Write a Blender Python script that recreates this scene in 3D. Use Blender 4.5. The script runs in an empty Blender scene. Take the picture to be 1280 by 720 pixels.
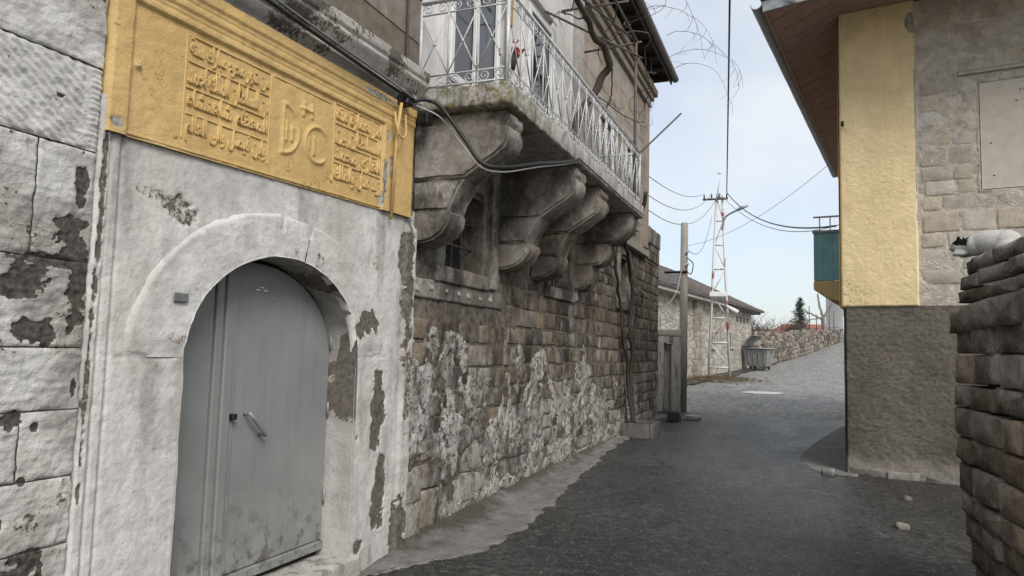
import bpy, bmesh, math, random
import numpy as np
from mathutils import Vector, Matrix, noise as mnoise
random.seed(7)
SC = bpy.context.scene
COL = SC.collection
# ------------------------------------------------------------------ camera
F_PX, YAW, PITCH, ROLL = 900.0, math.radians(22), math.radians(4.9), math.radians(1.5)
CAM = Vector((0, 0, 1.6))
fw = Vector((-math.sin(YAW)*math.cos(PITCH), math.cos(YAW)*math.cos(PITCH), math.sin(PITCH)))
r0 = Vector((math.cos(YAW), math.sin(YAW), 0)); u0 = r0.cross(fw)
rt = r0*math.cos(ROLL) + u0*math.sin(ROLL); up = u0*math.cos(ROLL) - r0*math.sin(ROLL)
cd = bpy.data.cameras.new('camera'); cam = bpy.data.objects.new('camera', cd); COL.objects.link(cam)
cam.matrix_world = Matrix(((rt.x, up.x, -fw.x, CAM.x), (rt.y, up.y, -fw.y, CAM.y), (rt.z, up.z, -fw.z, CAM.z), (0, 0, 0, 1)))
cd.sensor_width = 36; cd.lens = F_PX/1280*36; cd.clip_start = 0.05; cd.clip_end = 3000
SC.camera = cam
# ------------------------------------------------------------------ sky, sun, exposure
SUN_EL, SUN_AZ = math.radians(40), math.radians(138)      # azimuth clockwise from +Y
W = bpy.data.worlds.new('World'); SC.world = W; W.use_nodes = True
wn, wl = W.node_tree.nodes, W.node_tree.links
wn.clear()
wo = wn.new('ShaderNodeOutputWorld'); bg = wn.new('ShaderNodeBackground'); bg.inputs[1].default_value = 0.055
sky = wn.new('ShaderNodeTexSky'); sky.sky_type = 'NISHITA'; sky.sun_disc = False
sky.sun_elevation = SUN_EL; sky.sun_rotation = SUN_AZ; sky.air_density = 1.0; sky.dust_density = 2.0
tc = wn.new('ShaderNodeTexCoord'); mp = wn.new('ShaderNodeMapping'); mp.inputs['Scale'].default_value = (1.0, 1.0, 1.7)
mp.inputs['Location'].default_value = (3.3, .2, .9)
cn = wn.new('ShaderNodeTexNoise'); cn.inputs['Scale'].default_value = 1.25; cn.inputs['Detail'].default_value = 7; cn.inputs['Roughness'].default_value = .55
cr = wn.new('ShaderNodeMapRange'); cr.inputs['From Min'].default_value = .36; cr.inputs['From Max'].default_value = .56
cr.inputs['To Min'].default_value = .48; cr.inputs['To Max'].default_value = 1.0
cn2 = wn.new('ShaderNodeTexNoise'); cn2.inputs['Scale'].default_value = 2.3; cn2.inputs['Detail'].default_value = 6
rm = wn.new('ShaderNodeValToRGB'); rm.color_ramp.elements[0].color = (8.0, 8.5, 9.0, 1); rm.color_ramp.elements[1].color = (9.3, 9.5, 9.7, 1)
rm.color_ramp.elements[0].position = .3; rm.color_ramp.elements[1].position = .7
sg = wn.new('ShaderNodeVectorMath'); sg.operation = 'SCALE'; sg.inputs['Scale'].default_value = 1.9
mx = wn.new('ShaderNodeMix'); mx.data_type = 'RGBA'
wl.new(tc.outputs['Generated'], mp.inputs[0]); wl.new(mp.outputs[0], cn.inputs[0]); wl.new(mp.outputs[0], cn2.inputs[0])
wl.new(cn.outputs[0], cr.inputs[0]); wl.new(cn2.outputs[0], rm.inputs[0])
wl.new(cr.outputs[0], mx.inputs[0]); wl.new(sky.outputs[0], sg.inputs[0]); wl.new(sg.outputs[0], mx.inputs[6]); wl.new(rm.outputs[0], mx.inputs[7])
wl.new(mx.outputs[2], bg.inputs[0]); wl.new(bg.outputs[0], wo.inputs[0])
sd = bpy.data.lights.new('sun', 'SUN'); sd.energy = 1.5; sd.angle = math.radians(26); sd.color = (1, .955, .89)
so = bpy.data.objects.new('sun', sd); COL.objects.link(so)
sdir = Vector((math.sin(SUN_AZ)*math.cos(SUN_EL), math.cos(SUN_AZ)*math.cos(SUN_EL), math.sin(SUN_EL)))
so.rotation_euler = sdir.to_track_quat('Z', 'Y').to_euler()
SC.view_settings.view_transform = 'Standard'; SC.view_settings.look = 'None'; SC.view_settings.gamma = 1
SC.view_settings.exposure = 0.9
SC.cycles.max_bounces = 6; SC.cycles.diffuse_bounces = 4

# ------------------------------------------------------------------ noise
def _h(i, j, s):
    n = (i.astype(np.int64)*374761393 + j.astype(np.int64)*668265263 + s*1442695041) & 0x7fffffff
    n = ((n ^ (n >> 13))*1274126177) & 0x7fffffff
    return ((n ^ (n >> 16)) & 0xffff)/65535.0
def vn(x, y, s=0):
    x = np.asarray(x, float); y = np.asarray(y, float)
    i = np.floor(x); j = np.floor(y); a = x-i; b = y-j
    a = a*a*(3-2*a); b = b*b*(3-2*b)
    return (_h(i, j, s)*(1-a)+_h(i+1, j, s)*a)*(1-b) + (_h(i, j+1, s)*(1-a)+_h(i+1, j+1, s)*a)*b
def fbm(x, y, s=0, sc=1.0, o=4, g=.5):
    t = 0; a = 1; n = 0
    for k in range(o):
        t = t + a*vn(np.asarray(x)*sc, np.asarray(y)*sc, s+k*17); n += a; a *= g; sc *= 2.03
    return t/n
def sst(x, a, b):
    t = np.clip((x-a)/(b-a), 0, 1); return t*t*(3-2*t)
def blob(u, v, cu, cv, ru, rv, s=0, k=.7, sc=4):
    d = np.sqrt(((u-cu)/ru)**2 + ((v-cv)/rv)**2)
    d = d + (fbm(u, v, s, sc, 4)-.5)*2*k
    return 1-sst(d, .85, 1.05)

# ------------------------------------------------------------------ object helpers
def tag(o, label=None, cat=None, group=None, kind=None):
    if label: o['label'] = label
    if cat: o['category'] = cat
    if group: o['group'] = group
    if kind: o['kind'] = kind
    return o
def empty(name, loc=(0, 0, 0), parent=None, **k):
    o = bpy.data.objects.new(name, None); COL.objects.link(o); o.location = loc; o.empty_display_size = .2
    if parent: o.parent = parent
    return tag(o, **k)
BASE = {}
def link(name, me, mat=None, parent=None, **k):
    """mesh data are in world coordinates; parents that are empties keep their own base position"""
    o = bpy.data.objects.new(name, me); COL.objects.link(o)
    if mat is not None and not me.materials: me.materials.append(mat)
    if parent is not None:
        o.parent = parent
        o.matrix_parent_inverse = world(parent).inverted()
    return tag(o, **k)
def world(o):
    m = o.matrix_basis.copy()
    return (world(o.parent) @ o.matrix_parent_inverse @ m) if o.parent else m
def mesh(verts, faces, smooth=False, name='m'):
    me = bpy.data.meshes.new(name); me.from_pydata(verts, [], faces); me.update()
    if smooth: me.polygons.foreach_set('use_smooth', [True]*len(me.polygons))
    return me
def bm_mesh(bm, smooth=False):
    me = bpy.data.meshes.new('m'); bm.to_mesh(me); bm.free()
    if smooth: me.polygons.foreach_set('use_smooth', [True]*len(me.polygons))
    return me
def box(x0, x1, y0, y1, z0, z1, bev=0.0, seg=1):
    bm = bmesh.new()
    bmesh.ops.create_cube(bm, size=1)
    for v in bm.verts: v.co = ((x0+x1)/2+v.co.x*(x1-x0), (y0+y1)/2+v.co.y*(y1-y0), (z0+z1)/2+v.co.z*(z1-z0))
    if bev: bmesh.ops.bevel(bm, geom=bm.edges[:], offset=bev, segments=seg, affect='EDGES', profile=.6)
    return bm_mesh(bm)
def obox(P, u, v, w, a, b, c, bev=0.0):
    """box from point P along unit vectors u,v,w ; a,b,c = (lo,hi) ranges"""
    bm = bmesh.new(); bmesh.ops.create_cube(bm, size=1)
    for q in bm.verts:
        q.co = P + u*((a[0]+a[1])/2+q.co.x*(a[1]-a[0])) + v*((b[0]+b[1])/2+q.co.y*(b[1]-b[0])) + w*((c[0]+c[1])/2+q.co.z*(c[1]-c[0]))
    if bev: bmesh.ops.bevel(bm, geom=bm.edges[:], offset=bev, segments=1, affect='EDGES')
    bmesh.ops.recalc_face_normals(bm, faces=bm.faces[:])
    return bm_mesh(bm)
def rough_box(x0, x1, y0, y1, z0, z1, res=.05, amp=.01, sc=6, bev=.015, seed=0):
    bm = bmesh.new(); bmesh.ops.create_cube(bm, size=1)
    for v in bm.verts: v.co = ((x0+x1)/2+v.co.x*(x1-x0), (y0+y1)/2+v.co.y*(y1-y0), (z0+z1)/2+v.co.z*(z1-z0))
    if bev: bmesh.ops.bevel(bm, geom=bm.edges[:], offset=bev, segments=2, affect='EDGES', profile=.6)
    for _ in range(7):
        es = [e for e in bm.edges if e.calc_length() > res*1.5]
        if not es or len(bm.verts) > 30000: break
        bmesh.ops.subdivide_edges(bm, edges=es, cuts=1, use_grid_fill=True)
    bmesh.ops.triangulate(bm, faces=[f for f in bm.faces if len(f.verts) > 4])
    bm.normal_update()
    for v in bm.verts:
        p = v.co*sc + Vector((seed*7.3, 1.1, seed))
        v.co += v.normal*amp*(mnoise.noise(p)+.6*mnoise.noise(p*2.7)+.35*mnoise.noise(p*6.1))
    return bm_mesh(bm, True)
def tube(pts, r, seg=6, caps=True):
    """tube along points; r scalar or list"""
    pts = [Vector(p) for p in pts]; n = len(pts)
    rr = [r]*n if not hasattr(r, '__len__') else r
    vs, fs = [], []
    ref = Vector((0, 0, 1))
    for i, p in enumerate(pts):
        t = (pts[min(i+1, n-1)]-pts[max(i-1, 0)])
        t = t.normalized() if t.length > 1e-9 else Vector((0, 0, 1))
        if i == 0:
            ref = Vector((0, 0, 1)) if abs(t.z) < .9 else Vector((1, 0, 0))
        a = ref - t*ref.dot(t)
        a = a.normalized() if a.length > 1e-6 else t.orthogonal().normalized()
        ref = a; b = t.cross(a)
        for k in range(seg):
            an = 2*math.pi*k/seg
            vs.append(p + (a*math.cos(an)+b*math.sin(an))*rr[i])
    for i in range(n-1):
        for k in range(seg):
            k2 = (k+1) % seg
            fs.append((i*seg+k, i*seg+k2, (i+1)*seg+k2, (i+1)*seg+k))
    if caps:
        fs.append(tuple(range(seg))[::-1]); fs.append(tuple((n-1)*seg+k for k in range(seg)))
    return vs, fs
def join(parts):
    V, Fs = [], []
    for v, f in parts:
        o = len(V); V += v; Fs += [tuple(i+o for i in q) for q in f]
    return V, Fs
def catmull(P, m=8):
    P = [Vector(p) for p in P]; out = []
    Q = [P[0]*2-P[1]] + P + [P[-1]*2-P[-2]]
    for i in range(1, len(Q)-2):
        for k in range(m):
            t = k/m
            out.append(.5*((2*Q[i]) + (Q[i+1]-Q[i-1])*t + (2*Q[i-1]-5*Q[i]+4*Q[i+1]-Q[i+2])*t*t + (3*Q[i]-Q[i-1]-3*Q[i+1]+Q[i+2])*t**3))
    out.append(P[-1]); return out
def tubeobj(name, pts, r, mat, parent=None, seg=6, **k):
    v, f = tube(pts, r, seg); return link(name, mesh(v, f, True), mat, parent, **k)
def sag(a, b, s, n=16):
    a = Vector(a); b = Vector(b)
    return [a.lerp(b, i/n) - Vector((0, 0, s*4*(i/n)*(1-i/n))) for i in range(n+1)]
def prism(poly, y0, y1, bev=0.0, axis='Y'):
    """poly = [(a,b)] closed outline; extruded along axis"""
    def P(a, b, t): return {'Y': (a, t, b), 'X': (t, a, b), 'Z': (a, b, t)}[axis]
    bm = bmesh.new()
    A = [bm.verts.new(P(a, b, y0)) for a, b in poly]; B = [bm.verts.new(P(a, b, y1)) for a, b in poly]
    n = len(poly)
    bm.faces.new(A); bm.faces.new(B[::-1])
    for i in range(n): bm.faces.new((A[i], B[i], B[(i+1) % n], A[(i+1) % n]))
    bmesh.ops.recalc_face_normals(bm, faces=bm.faces[:])
    if bev:
        es = [e for e in bm.edges if e.is_manifold and e.calc_face_angle(0) > .6]
        bmesh.ops.bevel(bm, geom=es, offset=bev, segments=2, affect='EDGES')
    return bm_mesh(bm)
def relief(name, us, vs, fn, P, mat, parent, hole=None, smooth=True, **k):
    """grid sheet; fn(U,V)->(height, {attr: array}); P(u,v,h)->xyz arrays; hole(uc,vc)->True drops the face"""
    U, V = np.meshgrid(us, vs); H, at = fn(U, V)
    X, Y, Z = P(U, V, H)
    nu, nv = len(us), len(vs)
    co = np.stack([X.ravel(), Y.ravel(), Z.ravel()], 1)
    idx = np.arange(nu*nv).reshape(nv, nu)
    q = np.stack([idx[:-1, :-1].ravel(), idx[:-1, 1:].ravel(), idx[1:, 1:].ravel(), idx[1:, :-1].ravel()], 1)
    if hole is not None:
        uc = (U[:-1, :-1]+U[1:, 1:])/2; vc = (V[:-1, :-1]+V[1:, 1:])/2
        q = q[~hole(uc, vc).ravel()]
    me = bpy.data.meshes.new(name)
    me.vertices.add(len(co)); me.vertices.foreach_set('co', co.ravel().astype(np.float32))
    me.loops.add(q.size); me.loops.foreach_set('vertex_index', q.ravel().astype(np.int32))
    me.polygons.add(len(q)); me.polygons.foreach_set('loop_start', (np.arange(len(q))*4).astype(np.int32))
    me.polygons.foreach_set('loop_total', np.full(len(q), 4, np.int32))
    if smooth: me.polygons.foreach_set('use_smooth', np.ones(len(q), bool))
    for an, ar in at.items():
        a = me.attributes.new(an, 'FLOAT', 'POINT'); a.data.foreach_set('value', np.broadcast_to(ar, U.shape).ravel().astype(np.float32))
    me.update(); me.validate()
    return link(name, me, mat, parent, **k)
def onX(x0): return lambda u, v, h: (x0+h, u, v)          # wall facing +X: u = y, v = z

# unit stone: x,z in [-.5,.5], back at y=0, front about y=1
def unit_stone(seed, n=10, ch=.10, rough=.06, cdp=.82):
    rnd = random.Random(seed)
    out = []
    for k in range(n):
        a = 2*math.pi*(k+.5)/n
        c, s = math.cos(a), math.sin(a); p = .16
        x = math.copysign(abs(c)**p, c)*.5; z = math.copysign(abs(s)**p, s)*.5
        m = max(abs(x), abs(z))/.5
        out.append((x/m*(1-rnd.random()*rough), z/m*(1-rnd.random()*rough)))
    V = [(x, 0, z) for x, z in out]
    V += [(x, cdp+rnd.random()*.10, z) for x, z in out]
    V += [(x*(1-ch*2*(.7+rnd.random()*.6)), cdp+.10+rnd.random()*.08, z*(1-ch*2*(.7+rnd.random()*.6))) for x, z in out]
    V.append((rnd.uniform(-.15, .15), cdp+.15+rnd.random()*.10, rnd.uniform(-.15, .15)))
    Fs = []
    for L in (0, 1):
        for k in range(n):
            k2 = (k+1) % n
            Fs.append((L*n+k2, L*n+k, (L+1)*n+k, (L+1)*n+k2))
    for k in range(n): Fs.append((2*n+(k+1) % n, 2*n+k, 3*n))
    return mesh(V, Fs, True, 'stone')
STONES = {}
def stones_of(mat, key, cnt=14, **k):
    if key not in STONES:
        L = []
        for i in range(cnt):
            me = unit_stone(i*13+len(STONES)*101, **k); me.materials.append(mat); L.append(me)
        STONES[key] = L
    return STONES[key]
def put_stone(name, meshes, center, uax, nax, w, h, d, parent, rnd, tilt=.02):
    """center = middle of the back face; uax along the wall; nax out of the wall"""
    o = bpy.data.objects.new(name, rnd.choice(meshes)); COL.objects.link(o)
    u = Vector(uax).normalized(); n = Vector(nax).normalized(); z = u.cross(n)
    if z.z < 0: u = -u; z = u.cross(n)
    if rnd.random() < .5: u = -u; z = -z          # turned by half: another look of the same mesh
    R = Matrix((( u.x, n.x, z.x), (u.y, n.y, z.y), (u.z, n.z, z.z))).to_4x4()
    M = Matrix.Translation(center) @ R @ Matrix.Rotation(rnd.uniform(-tilt, tilt), 4, 'Y') @ Matrix.Diagonal((w, d, h, 1))
    if parent is not None:
        o.parent = parent; o.matrix_parent_inverse = world(parent).inverted()
    o.matrix_basis = M
    return o
def stuff_stones(name, meshes, items, parent, mat, rnd):
    """items past the limit: joined into one mesh"""
    V, Fs = [], []
    for c, u, n, w, h, d in items:
        me = rnd.choice(meshes); o = len(V)
        u = Vector(u); n = Vector(n); z = u.cross(n)
        if z.z < 0: u = -u; z = u.cross(n)
        c = Vector(c)
        V += [c + u*(q.co.x*w) + n*(q.co.y*d) + z*(q.co.z*h) for q in me.vertices]
        Fs += [tuple(i+o for i in p.vertices) for p in me.polygons]
    return link(name, mesh(V, Fs, True), mat, parent, kind='stuff')

# ------------------------------------------------------------------ material helpers
class NT:
    def __init__(s, name):
        s.m = bpy.data.materials.new(name); s.m.use_nodes = True
        s.t = s.m.node_tree; s.n = s.t.nodes; s.l = s.t.links
        s.b = s.n['Principled BSDF']; s._p = None
    def new(s, t): return s.n.new(t)
    def set(s, sock, v):
        if isinstance(v, bpy.types.NodeSocket): s.l.new(v, sock)
        elif isinstance(v, (tuple, list)): sock.default_value = tuple(v) if len(v) == 4 or sock.type != 'RGBA' else (*v, 1)
        else: sock.default_value = v
    def pos(s):
        if s._p is None: s._p = s.new('ShaderNodeNewGeometry').outputs['Position']
        return s._p
    def obj(s): return s.new('ShaderNodeTexCoord').outputs['Object']
    def scl(s, vec, sc, loc=(0, 0, 0), rot=(0, 0, 0)):
        n = s.new('ShaderNodeMapping'); s.l.new(vec, n.inputs[0]); n.inputs['Scale'].default_value = sc
        n.inputs['Location'].default_value = loc; n.inputs['Rotation'].default_value = rot; return n.outputs[0]
    def noise(s, sc, d=4, r=.55, vec=None, dist=0):
        n = s.new('ShaderNodeTexNoise'); s.l.new(vec if vec is not None else s.pos(), n.inputs['Vector'])
        n.inputs['Scale'].default_value = sc; n.inputs['Detail'].default_value = d; n.inputs['Roughness'].default_value = r
        n.inputs['Distortion'].default_value = dist; return n.outputs[0]
    def vor(s, sc, feat='F1', vec=None, out='Distance', rnd=1):
        n = s.new('ShaderNodeTexVoronoi'); n.feature = feat; s.l.new(vec if vec is not None else s.pos(), n.inputs['Vector'])
        n.inputs['Scale'].default_value = sc; n.inputs['Randomness'].default_value = rnd; return n.outputs[out]
    def map(s, v, a, b, c=0., d=1.):
        n = s.new('ShaderNodeMapRange'); s.set(n.inputs[0], v)
        for i, q in enumerate((a, b, c, d)): n.inputs[1+i].default_value = q
        return n.outputs[0]
    def math(s, op, a, b=0.0):
        n = s.new('ShaderNodeMath'); n.operation = op; s.set(n.inputs[0], a); s.set(n.inputs[1], b); return n.outputs[0]
    def mix(s, f, a, b, mode='MIX'):
        n = s.new('ShaderNodeMix'); n.data_type = 'RGBA'; n.blend_type = mode
        s.set(n.inputs[0], f); s.set(n.inputs[6], a); s.set(n.inputs[7], b); return n.outputs[2]
    def ramp(s, f, pts):
        n = s.new('ShaderNodeValToRGB'); e = n.color_ramp.elements
        while len(e) < len(pts): e.new(.5)
        for q, (p, c) in zip(e, pts): q.position = p; q.color = (*c, 1)
        s.l.new(f, n.inputs[0]); return n.outputs[0]
    def attr(s, name):
        n = s.new('ShaderNodeAttribute'); n.attribute_name = name; return n.outputs['Fac']
    def rand(s): return s.new('ShaderNodeObjectInfo').outputs['Random']
    def z(s):
        n = s.new('ShaderNodeSeparateXYZ'); s.l.new(s.pos(), n.inputs[0]); return n.outputs[2]
    def bump(s, h, st=.5, dist=.01, nrm=None):
        n = s.new('ShaderNodeBump'); n.inputs['Strength'].default_value = st; n.inputs['Distance'].default_value = dist
        s.l.new(h, n.inputs['Height'])
        if nrm is not None: s.l.new(nrm, n.inputs['Normal'])
        return n.outputs[0]
    def done(s, col, rough=.85, nrm=None, metal=0., spec=.35):
        s.set(s.b.inputs['Base Color'], col); s.set(s.b.inputs['Roughness'], rough); s.set(s.b.inputs['Metallic'], metal)
        s.b.inputs['Specular IOR Level'].default_value = spec
        if nrm is not None: s.l.new(nrm, s.b.inputs['Normal'])
        return s.m

def m_plain(name, c, rough=.7, metal=0., var=.25, sc=14, bump=.3, bd=.004, spec=.35):
    t = NT(name); n = t.noise(sc, 5, .6); n2 = t.noise(sc*5, 3)
    d = tuple(x*(1-var) for x in c); l = tuple(min(1, x*(1+var*.6)) for x in c)
    col = t.ramp(n, [(.3, d), (.7, l)])
    return t.done(col, rough, t.bump(t.math('ADD', n, n2), bump, bd), metal, spec)

# lime-washed wall: attribute peel 0 = paint, 1 = bare dark stone; stain = grime
def m_whitewash(name, white, bare1, bare2, rough_b=.5):
    t = NT(name)
    n1 = t.noise(5, 5, .6); n2 = t.noise(38, 4, .6); n3 = t.noise(130, 3, .6)
    pe = t.math('ADD', t.attr('peel'), t.math('MULTIPLY', t.math('SUBTRACT', n2, .5), .9))
    un = t.map(pe, .36, .42); pe = t.map(pe, .46, .54)
    w = t.mix(t.map(n1, .35, .7), tuple(x*.74 for x in white), white)
    w = t.mix(t.map(t.noise(17, 6, .7), .50, .72, 0, .55), w, tuple(x*.44 for x in white))
    w = t.mix(t.map(t.noise(2.2, 5, .6, t.scl(t.pos(), (1, 1, .35), (5, 1, 2))), .52, .70, 0, .35), w, tuple(x*q for x, q in zip(white, (.62, .56, .46))))
    st = t.math('MULTIPLY', t.attr('stain'), t.map(t.noise(9, 6, .65), .25, .7, .35, 1.0))
    w = t.mix(st, w, (.17, .15, .13))
    fl = t.map(t.noise(55, 6, .75), .62, .68)                                   # little flakes
    w = t.mix(t.math('MULTIPLY', fl, .7), w, (.13, .12, .11))
    b = t.ramp(t.noise(30, 6, .7), [(.3, bare1), (.72, bare2)])
    w = t.mix(t.math('MULTIPLY', un, .8), w, t.ramp(n2, [(.3, (.30, .275, .235)), (.7, (.46, .43, .375))]))
    col = t.mix(pe, w, b)
    h = t.math('ADD', t.math('MULTIPLY', n2, .6), t.math('MULTIPLY', n3, .35))
    h = t.math('SUBTRACT', h, t.math('MULTIPLY', pe, .5))
    return t.done(col, .88, t.bump(h, rough_b, .012), spec=.25)
M_WW = m_whitewash('whitewashed_stone', (.63, .625, .615), (.016, .015, .014), (.14, .125, .11), .85)
M_PORTAL = m_whitewash('portal_limewash', (.69, .68, .665), (.05, .046, .038), (.21, .19, .155), .65)
M_CORNICE = m_whitewash('peeling_cornice', (.52, .51, .50), (.05, .046, .042), (.17, .15, .13), .8)

def tuff(t, lo, mid, hi, sc=7, rndamt=.35):
    r = t.rand()
    n = t.noise(sc, 6, .62); n2 = t.noise(sc*7, 5, .65)
    col = t.ramp(n, [(.25, lo), (.5, mid), (.78, hi)])
    col = t.mix(t.map(n2, .35, .7, 0, .55), col, lo)
    k = t.map(r, 0, 1, 1-rndamt, 1+rndamt)
    g = t.new('ShaderNodeHueSaturation'); t.l.new(col, g.inputs['Color']); t.set(g.inputs['Value'], k)
    t.set(g.inputs['Saturation'], t.map(t.math('FRACT', t.math('MULTIPLY', r, 7.3)), 0, 1, .55, 1.25))
    return g.outputs[0], n, n2
def m_tuff(name, lo, mid, hi, sc=7, rndamt=.35, lime=0.0, soot=0.0, bump=.8, bd=.015, low=False):
    t = NT(name); col, n, n2 = tuff(t, lo, mid, hi, sc, rndamt)
    if lime:
        p = t.scl(t.pos(), (1, 1, .8))
        L = t.math('ADD', t.noise(2.1, 7, .62, p), t.math('MULTIPLY', t.math('SUBTRACT', t.noise(40, 4, .7), .5), .20))
        if low: L = t.math('ADD', L, t.map(t.z(), 1.8, .4, -.035, .15))
        L = t.math('MULTIPLY', t.map(L, .59-lime*.12, .70-lime*.12), .90)
        col = t.mix(L, col, t.ramp(n2, [(.3, (.20, .19, .175)), (.7, (.47, .455, .43))]))
    if soot:
        s2 = t.map(t.noise(1.8, 8, .78, t.scl(t.pos(), (1, 1, .7), (3, 5, 1))), .48, .57, 0, soot)
        col = t.mix(s2, col, (.022, .02, .018))
    h = t.math('ADD', n, t.math('MULTIPLY', n2, .5)); h = t.math('ADD', h, t.math('MULTIPLY', t.noise(160, 3), .2))
    return t.done(col, .92, t.bump(h, bump, bd), spec=.2)
M_STONE = m_tuff('brown_tuff', (.075, .061, .048), (.19, .158, .126), (.32, .27, .218), 7, .45, lime=.5, soot=.78, low=True)
M_ASHLAR = m_tuff('smooth_tuff', (.12, .10, .08), (.20, .167, .135), (.27, .23, .188), 9, .18, bump=.45)
M_CORBEL = m_tuff('corbel_stone', (.10, .085, .07), (.235, .205, .172), (.40, .36, .315), 4, .2, lime=.62, soot=.6)
M_RIGHT = m_tuff('grey_tuff', (.30, .265, .22), (.47, .425, .36), (.60, .55, .475), 6, .16, bump=.9)
M_DRY = m_tuff('dry_wall_stone', (.11, .09, .071), (.26, .215, .172), (.42, .355, .29), 8, .4, lime=.12, soot=.4)
M_DRYTOP = m_tuff('dry_wall_stone_lichen', (.09, .08, .07), (.20, .18, .155), (.36, .33, .30), 10, .25, lime=.45)
M_FARST = None

# plaster remains on the long wall
def m_wallcoat():
    t = NT('old_render'); p = t.scl(t.pos(), (1, 1, .85))
    a = t.noise(3.0, 6, .65, p); b = t.noise(14, 6, .65); c = t.noise(60, 5, .65)
    white = t.ramp(a, [(.28, (.24, .23, .215)), (.48, (.38, .37, .35)), (.70, (.53, .52, .50))])
    v = t.math('ADD', b, t.math('MULTIPLY', t.math('SUBTRACT', c, .5), .5))
    white = t.mix(t.map(v, .52, .60, 0, .92), white, (.04, .035, .03))
    v2 = t.math('ADD', t.noise(4.0, 7, .7, t.scl(t.pos(), (1, 1, .7), (4, 2, 9))), t.math('MULTIPLY', t.math('SUBTRACT', c, .5), .35))
    white = t.mix(t.map(v2, .51, .58, 0, .88), white, t.ramp(c, [(.35, (.03, .026, .022)), (.65, (.13, .11, .088))]))
    mortar = t.ramp(b, [(.3, (.05, .043, .036)), (.7, (.22, .195, .165))])
    pe = t.map(t.math('ADD', t.attr('peel'), t.math('MULTIPLY', t.math('SUBTRACT', c, .5), .6)), .42, .58)
    col = t.mix(pe, white, mortar)
    st = t.math('MULTIPLY', t.attr('stain'), t.map(t.noise(6, 6, .7, t.scl(t.pos(), (1, 1, .7))), .3, .62, .15, 1.0))
    col = t.mix(st, col, t.ramp(b, [(.3, (.028, .025, .022)), (.75, (.13, .105, .082))]))
    h = t.math('ADD', t.math('MULTIPLY', b, .7), t.math('ADD', t.math('MULTIPLY', c, .5), t.math('MULTIPLY', t.noise(150, 3), .25)))
    return t.done(col, .93, t.bump(h, .85, .02), spec=.2)
M_COAT = m_wallcoat()

def m_yellow(name, c, rough=.6, bs=.35, sc=25, bd=.006, dirt=.5):
    t = NT(name); n = t.noise(4, 5, .6); n2 = t.noise(sc, 5, .6); n3 = t.noise(sc*4, 3, .6)
    col = t.ramp(n, [(.3, tuple(x*.86 for x in c)), (.7, tuple(min(1, x*1.07) for x in c))])
    col = t.mix(t.map(n3, .62, .75, 0, dirt), col, tuple(x*.55 for x in c))
    pe = t.map(t.math('ADD', t.attr('peel'), t.math('MULTIPLY', t.math('SUBTRACT', n2, .5), .9)), .46, .54)
    col = t.mix(pe, col, t.ramp(n2, [(.3, (.09, .085, .08)), (.7, (.5, .48, .45))]))
    sk = t.map(t.noise(2.2, 6, .7, t.scl(t.pos(), (3, 3, .22))), .50, .68, 0, dirt*.8); col = t.mix(sk, col, tuple(x*q for x, q in zip(c, (.66, .62, .58))))
    col = t.mix(t.map(t.noise(1.3, 6, .7), .52, .66, 0, dirt*.6), col, tuple(min(1, x*q) for x, q in zip(c, (1.08, 1.12, 1.3))))
    ck = t.math('ABSOLUTE', t.math('SUBTRACT', t.noise(1.1, 6, .65), .5)); ck = t.math('MULTIPLY', t.map(ck, .0035, .0), t.map(t.noise(.9, 2), .5, .56)); col = t.mix(ck, col, tuple(x*.3 for x in c))
    h = t.math('SUBTRACT', t.math('ADD', n2, t.math('MULTIPLY', n3, .45)), t.math('MULTIPLY', ck, .5))
    return t.done(col, rough, t.bump(h, bs, bd), spec=.3)
M_PLAQUE = m_yellow('ochre_paint', (.57, .395, .165), .6, .55, 22, .008, .5)
M_YWALL = m_yellow('yellow_roughcast', (.82, .665, .395), .85, .65, 34, .018, .35)
M_YTRIM = m_yellow('yellow_smooth', (.74, .57, .30), .8, .4, 20, .006, .3)
def m_brownrender():
    t = NT('brown_render'); n = t.noise(1.6, 6, .6); n2 = t.noise(34, 8, .8, t.scl(t.pos(), (.6, .6, 1.2))); n3 = t.noise(110, 4, .7)
    col = t.ramp(n2, [(.30, (.066, .059, .051)), (.5, (.142, .128, .110)), (.72, (.215, .197, .172))])
    col = t.mix(t.map(n, .42, .68, 0, .7), col, (.072, .063, .052))
    lo = t.math('ADD', t.z(), t.math('MULTIPLY', t.math('SUBTRACT', t.noise(5, 5, .6), .5), .5))
    col = t.mix(t.map(lo, .42, .15, 0, .6), col, t.mix(n3, (.10, .09, .08), (.4, .38, .35)))
    h = t.math('ADD', n2, t.math('MULTIPLY', n3, .35))
    return t.done(col, .95, t.bump(h, .8, .012), spec=.15)
M_BROWN = m_brownrender()
M_POINT = m_plain('pointing_mortar', (.50, .455, .39), .92, 0, .35, 10, .9, .02, .2)
M_INFILL = m_plain('smooth_infill', (.52, .475, .41), .9, 0, .10, 9, .35, .008, .2)
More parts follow.
